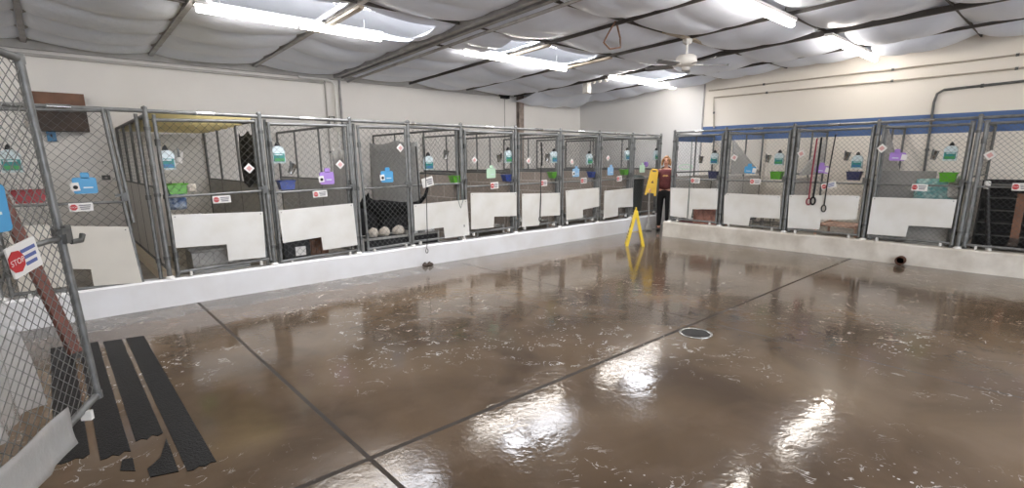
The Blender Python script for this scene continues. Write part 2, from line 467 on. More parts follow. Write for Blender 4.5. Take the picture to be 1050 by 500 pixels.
for x in (2.88, 5.88, 7.36):       # bare cream battens where the fabric is open
    trim(MB().bar((x, 6.95, roof(6.95)-.12), (x, 5.7, roof(5.7)-.12), .07, .03), G['wood'])
# eave beam along the left wall
trim(MB().bar((X0, YW-.04, 3.17), (8.8, YW-.04, 3.17), .06, .16), mat('eave_paint', '#b9b6b0', .5, .1, var=.1))
trim(MB().bar((X0, YW-.05, 3.02), (4.1, YW-.05, 3.02), .03, .035), mat('eave_strip', '#aaa7a1', .5, .1, var=.1))
trim(MB().bar((8.55, YW-.006, 2.0), (8.55, YW-.006, 3.2), .012, .012, up=(0, 1, 0)), G['greyl'])
trim(MB().bar((XW-.012, 6.12, 1.6), (XW-.012, 6.12, 3.24), .03, .02, up=(1, 0, 0)), G['rafter'])

# steel column on the left wall
col = thing('steel_column', 'rusty steel column against the left wall, under the torn ceiling fabric', 'column', (9.02, YW-.06, 0))
mb = MB().box((9.02, YW-.1, 1.6), (.16, .012, 3.2)).box((9.02, YW-.005, 1.6), (.16, .01, 3.2)).box((9.02, YW-.055, 1.6), (.012, .1, 3.2)); mb.build('web', G['rust'], col)
MB().box((9.02, YW-.06, 3.19), (.22, .12, .02)).build('cap_plate', G['rust'], col)

# conduits
def conduit(pts, r, label, m=G['rafter'], group=None):
    o = Vector(pts[0])
    t = thing('conduit_pipe', label, 'pipe', o, group)
    MB().tube(pts, r, 8).build('pipe', m, t)
    for i in range(len(pts)-1):
        a, b = Vector(pts[i]), Vector(pts[i+1])
        if (b-a).length > .6:
            n = max(1, int((b-a).length/1.6))
            for k in range(n):
                p = a.lerp(b, (k+.5)/n); d = (b-a).normalized()
                MB().tube([p-d*.02, p+d*.02], r*1.5, 8).build('strap', G['galvd'], t)
    return t
conduit([(4.38, YW-.03, 3.15), (4.38, YW-.03, .4)], .022, 'right-hand vertical grey conduit beside the main beam on the left wall', G['rafter'])
conduit([(3.6, YW-.1, 3.07), (4.12, YW-.1, 3.07), (4.2, YW-.1, 3.05), (4.25, YW-.1, 2.98), (4.27, YW-.1, .4)], .02, 'bent white conduit curving down the left wall under the beam', G['white'])
conduit([(4.1, YW-.03, 3.14), (4.1, YW-.03, .4)], .016, 'thin vertical conduit left of the bent white conduit', G['greyl'])
conduit([(4.1, YW-.1, 2.2), (4.1, YW-.1, 2.42), (4.2, YW-.1, 2.42), (4.2, YW-.1, 2.3)], .014, 'small hook-shaped grey pipe above the second gate on the left wall', G['galvd'])
def RW(px, py): p = at(px, py, 0, XW-.03); return (XW-.03, p.y, p.z)
a = RW(727, 93); conduit([a, RW(850, 78.5), RW(993, 62.3), RW(1100, 49)], .014, 'upper of the two thin conduits running along the right wall', G['cond'])
conduit([RW(732, 131), RW(732, 100), RW(850, 88.8), RW(991, 75.6), RW(1100, 64)], .014, 'lower of the two thin conduits on the right wall, turning down near the blue band', G['cond'])
conduit([RW(944, 200), RW(957.6, 105), RW(961, 96), RW(968, 92), RW(1050, 83), RW(1100, 77)], .02, 'thicker dark conduit bending down across the blue band at the right', G['galvd'])

# ------------------------------------------------------------------ ceiling lights
def strip_light(xa, xb, y, z, label):
    t = thing('strip_light', label, 'ceiling light', ((xa+xb)/2, y, z), 'fluorescent strip lights on the ceiling')
    MB().bar((xa, y, z+.065), (xb, y, z+.065), .11, .04).build('housing', G['white'], t)
    xm = (xa+xb)/2
    for a, b in ((xa+.02, xm-.025), (xm+.025, xb-.02)):
        mb = MB(); n = 14; v = []
        for x in (a, b):
            v += [(x, y+.042*math.cos(2*PI*i/n), z+.01+.038*math.sin(2*PI*i/n)) for i in range(n)]
        f = [(i, (i+1) % n, n+(i+1) % n, n+i) for i in range(n)] + [tuple(range(n))[::-1], tuple(range(n, 2*n))]
        mb.add(v, f).build('diffuser', G['tube'], t)
    for x in (xa+.25, xb-.25):
        MB().tube([(x, y, z+.07), (x, y, roof(y)+.05)], .008, 6).build('hanger', G['galvd'], t)
strip_light(1.44, 3.64, 6.68, 3.2, 'long fluorescent strip light at the upper left, nearest the left gates')
strip_light(5.03, 7.32, 6.68, 3.2, 'fluorescent strip light in the ceiling middle, between two others of its row')
strip_light(8.66, 11.08, 6.72, 3.2, 'far fluorescent strip light near the corner, above the person')
strip_light(5.08, 7.43, 2.87, 3.27, 'bright strip light cut by the top edge, right of the ceiling fan')
strip_light(8.68, 11.12, 2.84, 3.27, 'strip light over the right-hand row of kennels, beyond the dark beam')
strip_light(1.5, 3.8, 2.87, 3.27, 'unseen strip light above the viewer')  # from here on unseen lamps, added to light the room; rows assumed to continue
strip_light(-2.4, -.1, 6.68, 3.2, 'strip light above the left end kennels, outside the view')
for x in (1.5, 5.1, 8.7):
    strip_light(x, x+2.3, -1.2, 3.3, 'unseen strip light of an assumed row behind the viewer')
strip_light(-2.4, -.1, 2.87, 3.27, 'unseen strip light behind the viewer to the left')

# ceiling fan
fx, fy = 7.36, 4.30; fz = roof(fy)
fan = thing('ceiling_fan', 'white ceiling fan hanging under a wooden batten', 'fan', (fx, fy, fz-.1))
MB().bar((6.75, fy, fz-.1), (8.0, fy, fz-.1), .09, .025).build('mounting_batten', G['wood'], fan)
MB().lathe([(.02, -.19), (.06, -.17), (.075, -.13), (.07, -.11)], (fx, fy, fz)).build('canopy', G['white'], fan)
MB().tube([(fx, fy, fz-.16), (fx, fy, fz-.34)], .016).build('down_rod', G['white'], fan)
MB().lathe([(.03, -.50), (.10, -.49), (.14, -.47), (.155, -.43), (.15, -.36), (.11, -.33), (.03, -.32)], (fx, fy, fz), 20).build('motor', G['white'], fan)
MB().lathe([(.0, -.545), (.05, -.54), (.06, -.50)], (fx, fy, fz), 12).build('switch_cup', G['white'], fan)
bladem = mat('grey_fan_blade', '#77777a', .4, var=.1)
for k in range(5):
    a = math.radians(-42+72*k); d = Vector((math.cos(a), math.sin(a), 0)); n = Vector((-d.y, d.x, 0))
    c = Vector((fx, fy, fz-.47)); mb = MB()
    pr = [(.2, .045), (.3, .06), (.58, .065), (.62, .05), (.64, .0)]
    up = [c+d*r+n*wd+Vector((0, 0, .012)) for r, wd in pr]+[c+d*r-n*wd-Vector((0, 0, .012)) for r, wd in pr[::-1]]
    dn = [p-Vector((0, 0, .01)) for p in up]; m_ = len(up)
    mb.add(up+dn, [tuple(range(m_)), tuple(range(m_, 2*m_))[::-1]]+[(i, i+m_, (i+1) % m_+m_, (i+1) % m_) for i in range(m_)])
    bl = mb.build('blade', bladem, fan)
    MB().bar(c+d*.12, c+d*.25, .035, .012).build('blade_bracket', G['white'], fan, bl)

# rope loop on a rafter, white box lamp under the dark beam, torn fabric
rx, ry, rz = 5.88, 4.5, roof(4.5)-.06
pts = [(rx, ry, rz), (rx-.06, ry+.05, rz-.12), (rx-.12, ry+.09, rz-.26), (rx-.05, ry+.04, rz-.34), (rx+.06, ry-.05, rz-.32), (rx+.06, ry-.04, rz-.2), (rx+.02, ry-.02, rz-.06), (rx, ry, rz)]
solo(MB().tube(pts, .012, 6), 'rope_loop', G['brown'], 'frayed brown rope loop hanging from a ceiling rafter', 'rope', loc=(rx, ry, rz))
bx_ = thing('beam_lamp', 'white box-shaped lamp hanging under the dark beam near the corner', 'lamp', (8.95, 7.55, 3.2))
MB().box((8.95, 7.55, 3.12), (.13, .13, .24)).build('box_body', G['white'], bx_)
MB().bar((8.9, 7.9, 3.27), (8.9, 6.9, 3.27), .05, .03).build('bracket', G['darkbeam'], bx_)
for dy in (-.22, -.38, -.54):
    MB().lathe([(.015, 0), (.035, -.02), (.04, -.06), (0, -.085)], (8.92, 7.55+dy, 3.25), 10).build('bulb', G['white'], bx_)
mb = MB(); n, m_ = 26, 12; v = []
for i in range(n+1):
    for j in range(m_+1):
        u, t = i/n, j/m_; x = 8.75+u*2.2; y = 9.72-.95*t*(1-.25*math.sin(u*7))
        z = 2.93+.24*t+.12*abs(u-.5)-.07*math.sin(PI*t)*(1+.5*math.sin(9*u))+.02*math.sin(17*u+5*t)
        v.append((x, y, z))
mb.add(v, [(i*(m_+1)+j, i*(m_+1)+j+1, (i+1)*(m_+1)+j+1, (i+1)*(m_+1)+j) for i in range(n) for j in range(m_)], True)
solo(mb, 'torn_insulation_sheet', G['fabric'], 'torn white ceiling fabric drooping above the rusty column', 'fabric', loc=(9.8, 9.3, 3.0))
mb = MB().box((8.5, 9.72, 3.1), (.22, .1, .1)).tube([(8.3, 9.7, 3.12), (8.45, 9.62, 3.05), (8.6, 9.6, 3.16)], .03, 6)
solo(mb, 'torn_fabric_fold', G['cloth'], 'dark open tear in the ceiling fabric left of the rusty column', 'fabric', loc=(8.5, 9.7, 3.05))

# ------------------------------------------------------------------ kennel fronts
def lerp2(a, b, t): return (a[0]+(b[0]-a[0])*t, a[1]+(b[1]-a[1])*t)
def make_gate(label, P, q, sheet=None, sheetm='pvc', midz=None, latch='R', extra=None, name='kennel_gate', group='chain-link kennel gates', wirem='wire', meshbot=0, pitch=.084):
    """q = TL, TR, BR, BL as (s, z) on the plane map P"""
    TL, TR, BR, BL = q
    base = P((BL[0]+BR[0])/2, min(BL[1], BR[1]))
    t = thing(name, label, 'gate', base, group)
    r = .019
    wr = .0019 if group else .0024
    mb = MB()
    for a, b in ((TL, TR), (TR, BR), (BR, BL), (BL, TL)):
        mb.tube([P(*a), P(*b)], r, 8)
    for c in q: mb.tube([P(c[0], c[1]-.022), P(c[0], c[1]+.022)], r*1.25, 8)
    mb.build('frame', G['galv'], t)
    if midz is not None:
        hl = (TL[1]+TR[1])/2-(BL[1]+BR[1])/2
        f = (midz-(BL[1]+BR[1])/2)/hl
        A, B = lerp2(BL, TL, f), lerp2(BR, TR, f)
        MB().tube([P(*A), P(*B)], .014, 8).build('mid_rail', G['galv'], t)
    w_ = math.hypot(TR[0]-TL[0], TR[1]-TL[1]); h_ = math.hypot(TL[0]-BL[0], TL[1]-BL[1])
    def uv(a, b):
        u, v_ = a/w_, b/h_
        A, B = lerp2(BL, TL, v_), lerp2(BR, TR, v_); return lerp2(A, B, u)
    MB().wires(P, w_, h_, pitch, wr, uv=uv).build('chain_link', G[wirem], t)
    if sheet:
        so = MB().prism(sheet, P, -.030, -.022).build('kick_sheet', G[sheetm], t)
        k = MB()
        for c in sheet[:2]:
            cx = sum(p[0] for p in sheet)/len(sheet); cz = sum(p[1] for p in sheet)/len(sheet)
            k.prism(circ(c[0]+(cx-c[0])*.06, c[1]+(cz-c[1])*.08, .007, 8), P, -.034, -.028)
        k.build('screw', G['galvd'], t, so)
    # latch and hinges
    A, B = (BR, TR) if latch == 'R' else (BL, TL)
    C, D = (BL, TL) if latch == 'R' else (BR, TR)
    p = lerp2(A, B, .52); sgn = 1 if latch == 'R' else -1
    MB().prism(rect(p[0]+sgn*.012, p[1], .05, .09), P, -.035, .03).prism(rect(p[0]-sgn*.03, p[1]+.02, .07, .025), P, -.05, -.03).build('latch', G['galvd'], t)
    for f in (.12, .86):
        p = lerp2(C, D, f)
        MB().tube([P(p[0], p[1]-.035), P(p[0], p[1]+.035)], .028, 8).build('hinge', G['galvd'], t)
    for f in (.12, .88):
        foot = MB(); p = lerp2(BL, BR, f); foot.prism(rect(p[0], p[1]-.03, .025, .05), P, -.04, .01)
        foot.build('foot', G['white'], t)
    return t
def post(label, P, s, group, n=2, lean=0):
    t = thing('kennel_post', label, 'post', P(s, CURB), group)
    mb = MB(); mb.tube([P(s-lean, CURB-.005), P(s, RAILZ+.02)], .026, 10); mb.build('pole', G['galv'], t)
    MB().lathe([(.03, 0), (.028, .02), (0, .035)], P(s, RAILZ+.02), 10).build('post_cap', G['galvd'], t)
    MB().lathe([(.05, 0), (.05, .012), (.03, .03)], P(s-lean, CURB), 10).build('post_base', G['white'], t)
    for z in (.55, 1.25, 1.95):
        MB().tube([P(s, z-.018), P(s, z+.018)], .034, 8).build('clamp', G['galvd'], t)
    return t
def rail(label, P, s0, s1, group):
    t = thing('top_rail', label, 'rail', P((s0+s1)/2, RAILZ), group)
    MB().tube([P(s0, RAILZ), P(s1, RAILZ)], .021, 8).build('pipe', G['galv'], t)
    m_ = (s0+s1)/2
    MB().tube([P(m_-.09, RAILZ+.002), P(m_+.09, RAILZ+.002)], .024, 8).build('sleeve', G['steel'], t)
    return t

LX = [-.5, .87, 2.0, 3.14, 4.99, 6.16, 7.31, 8.47, 9.61, 10.72]
LN = ['the half-open gate at the left', 'the yellow-roofed kennel', 'the kennel right of the yellow roof', "the wide kennel with the black dog",
      "the first kennel right of the black dog's", "the second kennel right of the black dog's", "the third kennel right of the black dog's",
      "the fourth kennel right of the black dog's", 'the corner kennel behind the person']
PG = 'posts of the left kennel row'
post('kennel post at the far left, partly behind the foreground gate', PL, LX[0], PG)
for i in range(1, 10):
    lab = 'grey kennel post left of '+LN[i] if i < 9 else 'last grey post of the left row, behind the person'
    post(lab, PL, LX[i], PG)
for i in range(9):
    rail('grey top pipe with a bright sleeve over '+LN[i], PL, LX[i], LX[i+1], 'top pipes of the left kennel row')
rail('grey top pipe running off the left edge behind the foreground gate', PL, -2.2, LX[0], 'top pipes of the left kennel row')

def pts(fn, *pp): return [fn(*p) for p in pp]
# near gate, sagging, half open
p0 = [(-.42, 2.08)] + pts(L, (105, 113), (146, 290)) + [(-.42, .36)]
g0 = make_gate('sagging gate with cream lower sheet at the left, leaning off its hinges', PL, p0,
          [(-.36, 1.03), L(131, 232), L(145.5, 289), L(96, 292.5), L(93, 275.5), L(72, 275), L(70, 292)[:1]+(.38,), (-.36, .38)], 'pvcold', midz=1.2, latch='R')
MB().tube([PL(*L(110, 113), -.0), PL(*L(137, 228), -.0)], .016, 8).build('side_bar', G['galv'], g0)
# yellow-roofed kennel
make_gate('gate of the yellow-roofed kennel, white sheet notched lower left', PL, pts(L, (158, 123), (262, 124.5), (277.5, 265), (183, 279)),
          pts(L, (175.3, 219.9), (268.7, 216.7), (271.9, 263.3), (233.8, 266.8), (231.9, 250), (180, 253.8)), midz=L(215, 199)[1])
make_gate('tilted-sheet gate just right of the yellow-roofed kennel', PL, pts(L, (275, 127), (356, 129), (366.7, 256), (288.6, 268)),
          pts(L, (284.8, 215.5), (361, 208.2), (365.7, 250.7), (330.5, 256), (328.6, 242.7), (289.5, 248.8)), midz=L(320, 195)[1])
make_gate('narrow mesh gate without a sheet in front of the black dog', PL, pts(L, (366.5, 130), (415, 131), (420.5, 249), (378, 255.5)), None, midz=L(395, 192)[1])
make_gate("mesh panel with white notched sheet, right half of the dog's kennel", PL, pts(L, (418.5, 130), (471.5, 133), (481, 240), (423, 248)),
          pts(L, (423.2, 209.5), (477.7, 204.4), (480.4, 240.6), (455.2, 243.8), (453.9, 232.8), (424.4, 236.2)), midz=L(450, 189)[1], name='mesh_fence')
post("slim post in the middle of the black dog's wide kennel", PL, 4.03, PG)
SH = {4: [(481.5, 197.7), (528.6, 197.1), (528.6, 221), (505.7, 221.9), (505.3, 233), (482.3, 234.9)],
      5: [(534.3, 198.5), (573, 197.5), (573, 220.4), (554.3, 221.5), (551.4, 231), (534.3, 232.4)],
      6: [(579, 195.2), (613.3, 192.2), (613.3, 211.2), (596.6, 214.7), (596.6, 223.1), (579.8, 225.3)],
      7: [(618.7, 195.5), (647.9, 192.5), (647.9, 211.7), (632.8, 212.5), (632.4, 221.1), (617.9, 223.7)], 8: None}
ORD = {4: 'first', 5: 'second', 6: 'third', 7: 'fourth'}
for k in range(4, 9):
    a, b = LX[k]+.075, LX[k+1]-.06
    lab = "gate with a white sheet notched lower right, %s right of the dog's kennel" % ORD[k] if k < 8 else 'sheetless corner gate behind the person, dark bin behind it'
    make_gate(lab, PL, [(a, 2.05), (b, 2.05), (b, .42), (a, .42)], pts(L, *SH[k]) if SH[k] else None, midz=1.18, latch='R')
make_gate('dark mesh panel at the far left edge behind the foreground gate', PL, [(-1.6, 2.07), (-.55, 2.07), (-.55, .4), (-1.6, .4)], None, midz=1.2, wirem='wired', name='mesh_fence')

# ------------------------------------------------------------------ right row
RY = [5.79, 4.71, 3.51, 2.30, 1.13, -.1]
RN = ['the right-hand kennel beside the person', 'the second right-hand kennel from the person', 'the right-hand kennel with three hanging leashes',
      'the right-hand kennel with the teal pillow', 'the dark shelved kennel at the right edge']
PGR = 'posts of the right kennel row'
def PRf(s, z, d=0): return PR(s, z, d)
for i in range(6):
    post('grey post at the left of '+RN[i] if i < 5 else 'grey post beyond the right edge of the view', PR, RY[i], PGR)
for i in range(5):
    rail('grey top pipe over '+RN[i], PR, RY[i], RY[i+1], 'top pipes of the right kennel row')
def rgate(label, i, sheet, **kw):
    a, b = RY[i]-.07, RY[i+1]+.07
    kw.setdefault('pitch', .07)
    q = kw.pop('q', [(a, 2.05), (b, 2.05), (b, .38), (a, .38)])
    return make_gate(label, PR, q, sheet, midz=1.2, group='gates of the right kennel row', **kw)
rgate('gate with white notched sheet closest to the person, green cord down its mesh', 0, pts(R, (688.5, 192.4), (737, 193.3), (735.7, 214.3), (711, 214.3), (709, 224), (688, 221)))
rgate('gate with chipped-corner white sheet, second right-hand gate from the person', 1, pts(R, (746, 197.8), (801, 200.6), (800, 224.2), (770, 222.3), (768, 231.4), (742.5, 229), (743.5, 200.5)))
rgate('gate with three leashes hanging in front of its white sheet', 2, pts(R, (810, 199.8), (882, 200.5), (878.6, 225.2), (842.4, 224.8), (840.5, 235), (808, 233.3)))
rgate('gate with a wide white sheet in front of the teal pillow', 3, pts(R, (895.3, 201.8), (981.4, 204.3), (976, 233.4), (932, 231), (929, 242.4), (889.4, 239.5)))
rgate('sheetless dark mesh gate at the right edge before black shelves', 4, None, wirem='wired')
for s, lab in ((.95, 'inner spare upright right beside the left post of the yellow-roofed kennel'), (.79, 'outer spare upright left of the yellow-roofed kennel'), (2.07, 'spare upright between the yellow-roofed kennel and the next gate'),
               (1.93, 'spare upright at the right edge of the yellow-roofed kennel'), (3.21, "spare upright at the left edge of the dog's kennel"), (3.07, "spare upright left of the dog's kennel, beside the tilted sheet")):
    t = thing('upright_bar', lab, 'post', PL(s, CURB, .04), 'spare uprights of the left row')
    MB().tube([PL(s, CURB, .04), PL(s, 2.1, .04)], .019, 8).build('pole', G['galv'], t)
    for z in (.5, 1.2): MB().tube([PL(s, z, .04), PL(s, z+.05, .04)], .027, 8).build('clamp', G['galvd'], t)
for k in range(4, 10):
    for ds, w_ in ((-.055, 'left'), (.055, 'right')):
        nm_ = {4: "the right-end post of the dog's kennel", 5: "the post left of the second gate right of the dog's", 6: "the post left of the third gate right of the dog's", 7: "the post left of the fourth gate right of the dog's",
               8: 'the post left of the corner gate', 9: 'the last left-row post by the person'}[k]
        t = thing('upright_bar', 'upright just %s of %s' % (w_, nm_), 'post', PL(LX[k]+ds, CURB, .05), 'spare uprights of the left row')
        MB().tube([PL(LX[k]+ds, CURB, .05), PL(LX[k]+ds, 2.1, .05)], .024, 8).build('pole', G['galv'], t)
        for z in (.5, 1.18): MB().tube([PL(LX[k]+ds, z, .05), PL(LX[k]+ds, z+.05, .05)], .03, 8).build('clamp', G['galvd'], t)
# two more loose frames leaning at the post cluster on the right
for k, (s, lab) in enumerate(((2.21, 'spare grey upright at the left of the teal-pillow gate'), (1.22, 'inner spare grey upright left of the dark shelved kennel'), (1.05, 'outer spare grey upright left of the dark shelved kennel'))):
    t = thing('upright_bar', lab, 'post', PR(s, CURB, .05), 'spare uprights of the right row')
    MB().tube([PR(s, CURB, .05), PR(s, 2.1, .05)], .02, 8).build('pole', G['galv'], t)
    MB().tube([PR(s, 1.15, .05), PR(s, 1.2, .05)], .028, 8).build('clamp', G['galvd'], t)

# ------------------------------------------------------------------ dividers
BZ = 1.33
wn = 0
def block_wall(x, y0=6.93, y1=YW):
    global wn
    wn += 1
    struct(MB().box((x, (y0+y1)/2, (BZ+.2)/2+.03), (.14, y1-y0, BZ-.2)), 'wall_divider_%d' % wn, G['block'])
def divider(label, P, d0, d1, z0, z1, group, sheet=None, mids=(.36, .68), sheetm='greyl', wirem='wirediv', extra=None):
    """P(d,z,off): panel running away from the fronts"""
    t = thing('divider_panel', label, 'fence panel', P((d0+d1)/2, z0), group)
    mb = MB()
    for a, b in (((d0, z1), (d1, z1)), ((d1, z1), (d1, z0)), ((d1, z0), (d0, z0)), ((d0, z0), (d0, z1))):
        mb.tube([P(*a), P(*b)], .019, 8)
    mb.build('frame', G['galvd'], t)
    for m_ in mids:
        d = d0+(d1-d0)*m_
        MB().tube([P(d, z0), P(d, z1)], .016, 8).build('upright', G['galvd'], t)
    zm = BZ if z0 < 1 else z0
    if z0 < 1: MB().tube([P(d0, zm), P(d1, zm)], .014, 8).build('cross_rail', G['galvd'], t)
    MB().wires(lambda a, b, o: P(a, b, o), d1-d0, z1-zm, .092, .0013, uv=lambda a, b: (a+d0, b+zm)).build('chain_link', G[wirem], t)
    if sheet:
        a, b, c, d = sheet
        MB().prism([(a, c), (b, c), (b, d), (a, d)], lambda u, v_, o: P(u, v_, o), -.012, .012).build('solid_sheet', G[sheetm], t)
    return t
DG = 'dividers between left-row kennels'
def PD(x): return lambda d, z, o=0: Vector((x+o, d, z))
divider('dark mesh side panel at the left of the yellow-roofed kennel, pale lower sheets', PD(.87), 6.86, 9.74, .42, 2.09, DG, (7.0, 9.7, .45, BZ), (.2, .45, .72), 'greyl', 'wired')
divider('mesh divider right of the yellow-roofed kennel with grey lower sheet', PD(2.0), 6.86, 9.74, .34, 2.09, DG, (6.9, 9.7, .4, BZ), (.35, .7), 'grey')
divider("mesh divider between the tilted-sheet gate and the dog's kennel", PD(3.14), 6.86, 9.74, .34, 2.09, DG, (6.9, 9.7, .4, BZ), (.35, .7), 'grey')
for i, n_ in ((4, "mesh divider on blocks at the right of the dog's kennel"), (5, "mesh divider on blocks, first beyond the dog's kennel"), (6, "mesh divider on blocks, second beyond the dog's kennel"),
              (7, "mesh divider on blocks, third beyond the dog's kennel"), (8, 'mesh divider on blocks left of the corner kennel'), (9, 'mesh end panel of the left row behind the person')):
    block_wall(LX[i]); divider(n_, PD(LX[i]), 6.86, 9.74, BZ+.05, 2.09, DG, None, (.35, .7))
divider('dark mesh side panel left of the half-open gate', PD(-.5), 6.86, 9.74, .42, 2.09, DG, None, (.5,), 'grey', 'wired')
# cream footing ledge at the left of the yellow-roofed kennel
struct(MB().box((.87, 8.35, .3), (.16, 2.8, .14)), 'trim_ledge', mat('cream_ledge', '#d3c5ae', .5, var=.08))
# shade cloths on dividers
def cloth(x, y0, y1, z0, z1, m, label, name='shade_cloth', rag=.06):
    mb = MB(); n, k = 16, 10; v = []
    for i in range(n+1):
        for j in range(k+1):
            u, t = i/n, j/k; top = z1-rag*abs(math.sin(5*u+1)); bot = z0+rag*.5*math.sin(7*u)
            v.append((x+.012*math.sin(9*u+4*t), y0+(y1-y0)*u, bot+(top-bot)*t))
    mb.add(v, [(i*(k+1)+j, i*(k+1)+j+1, (i+1)*(k+1)+j+1, (i+1)*(k+1)+j) for i in range(n) for j in range(k)], True)
    o = solo(mb, name, m, label, 'cloth', 'shade cloths tied to the dividers', loc=(x, (y0+y1)/2, z0))
    md = o.modifiers.new('thick', 'SOLIDIFY'); md.thickness = .006
    return o
cloth(1.95, 6.9, 7.55, 1.3, 1.98, G['cloth'], 'black shade cloth inside the yellow-roofed kennel at its right side')
cloth(3.09, 6.9, 7.3, .5, 1.80, G['grey'], "grey cloth left of the dog's kennel, behind the white diamond tag")
cloth(4.88, 7.9, 9.7, .5, 1.97, G['tarp'], "pale grey cloth at the back of the dog's kennel")
cloth(-.44, 7.0, 9.0, .9, 2.0, G['shade'], 'dark grey shade cloth at the far left behind the foreground gate')
# yellow fibreglass roof
mb = MB(); n = 150; v = []
for i in range(n+1):
    y = 6.84+2.85*i/n; dz = .03*math.sin((y-6.84)*2*PI/.36)-.02*math.sin(PI*i/n)
    for x in (.9, 1.97): v.append((x, y, 2.115+dz-.03*i/n))
rt = thing('kennel_roof', 'yellowish corrugated fibreglass roof over the first full kennel at left', 'roof panel', (1.43, 8.2, 2.12))
o = mb.add(v, [(2*i, 2*i+1, 2*i+3, 2*i+2) for i in range(n)], True).build('corrugated_sheet', G['bamboo'], rt)
md = o.modifiers.new('thick', 'SOLIDIFY'); md.thickness = .006
for y in (7.3, 8.2, 9.1): MB().tube([(.88, y, 2.09), (1.99, y, 2.09)], .018, 8).build('support_bar', G['galvd'], rt)

DGR = 'dividers between right-row kennels'
def PDR(y): return lambda d, z, o=0: Vector((d, y+o, z))
RL = ['mesh end panel of the right row, next to the person', 'grey-sheeted divider right of the kennel beside the person', 'grey-sheeted divider left of the hanging leashes',
      'grey-sheeted divider left of the teal pillow', 'dark mesh divider left of the black shelves']
for i in range(5):
    divider(RL[i], PDR(RY[i]), 9.74, 11.3, .34, 2.09, DGR, (9.78, 11.28 if i != 2 else 10.7, .38, 1.25), (.5,), 'greyl' if i < 3 else 'grey', 'wired' if i == 4 else 'wirediv')
ep = [o for o in COL.objects if o.get('label') == RL[0]][0]
MB().box((10.5, 5.80, 2.02), (1.5, .012, .13)).build('blue_board', mat('blue_board', '#4b6795', .5), ep)
for k in range(1, 5):
    for ds, w_ in ((.065, 'left'), (-.065, 'right')):
        t = thing('upright_bar', 'thin grey upright just %s of the post before %s' % (w_, ('second right kennel', 'the leash kennel', 'the teal-pillow kennel', 'the dark shelves')[k-1]), 'post', PR(RY[k]+ds, CURB, .06), 'spare uprights of the right row')
        MB().tube([PR(RY[k]+ds, CURB, .06), PR(RY[k]+ds, 2.1, .06)], .021, 8).build('pole', G['galv'], t)
        for z in (.5, 1.16): MB().tube([PR(RY[k]+ds, z, .06), PR(RY[k]+ds, z+.05, .06)], .028, 8).build('clamp', G['galvd'], t)
# back sheet of the kennel beside the person
solo(MB().box((11.3, 5.25, .75), (.02, 1.0, 1.0)), 'back_sheet', G['greyl'], 'light grey sheet at the back of the right-hand kennel beside the person', 'panel', loc=(11.3, 5.25, .25))
# triangular sheets standing in for diagonal shadows in the second and third right kennels
def diag(label, y, a, b, c, m):
    mb = MB().prism([a, b, c], PDR(y), -.008, .008); solo(mb, 'tarp_shadow_sheet', m, label, 'tarp', 'tarps on right-row dividers', loc=(a[0], y, a[1]))
diag('grey triangle standing for a shadow inside the second right-hand kennel from the person', 4.66, (9.85, 1.3), (11.2, 1.3), (9.85, 1.95), G['tarp'])
diag('grey triangle standing for a shadow behind the three hanging leashes', 3.46, (9.9, 1.3), (11.1, 1.3), (11.1, 1.95), G['tarp'])
diag('dark grey tarp in the teal-pillow kennel', 2.24, (9.85, 1.3), (11.2, 1.3), (9.95, 2.05), G['grey'])

# ------------------------------------------------------------------ things hung on the gates
def bottle(P, s, z, label, big=1.0, style=0):
    t = thing('spray_jug', label, 'bottle', P(s, z-.12, .05), 'jugs hung on the gates')
    w_, h_ = .075*big, .105*big
    body = [(-w_, -h_), (w_, -h_), (w_, h_*.55), (w_*.75, h_*.85), (w_*.3, h_), (-w_*.3, h_), (-w_*.75, h_*.85), (-w_, h_*.55)]
    MB().prism([(s+a, z+b) for a, b in body], P, .025, .075).build('body', G['clear'], t)
    MB().prism([(s-.03*big, z+h_), (s+.03*big, z+h_), (s+.018*big, z+h_+.035), (s, z+h_+.055), (s-.018*big, z+h_+.035)], P, .03, .07).build('cap', G['black'], t)
    lb = MB().prism(rect(s, z-.035*big, w_*1.75, h_*.95), P, .019, .025).build('label_panel', G['teal'], t)
    MB().prism(rect(s, z-.075*big+.015, w_*1.5, h_*.32), P, .014, .019).build('label_stripe', G['lgreen'] if style % 2 == 0 else G['lblue'], t, lb)
    MB().prism(rect(s-.1*w_, z+.0, w_*1.3, h_*.12), P, .014, .019).build('label_text_band', G['clear'], t, lb)
    return t
def cup(P, s, z, label, m='steel', tilt=.25, r=.045):
    t = thing('metal_cup', label, 'cup', P(s, z-.06, .07), 'cups hung on the gates')
    R3 = Matrix.Rotation(tilt, 3, 'Y') if P is PL else Matrix.Rotation(tilt, 3, 'X')
    c = P(s, z-.06, .075)
    MB().lathe([(r*.7, 0), (r, .13), (r*1.12, .135), (r*.95, .13), (r*.65, .008), (0, .008)], c, 14, R3).build('cup', G[m], t)
    MB().prism(rect(s, z+.05, .02, .09), P, .012, .03).build('hook', G['galvd'], t)
    return t
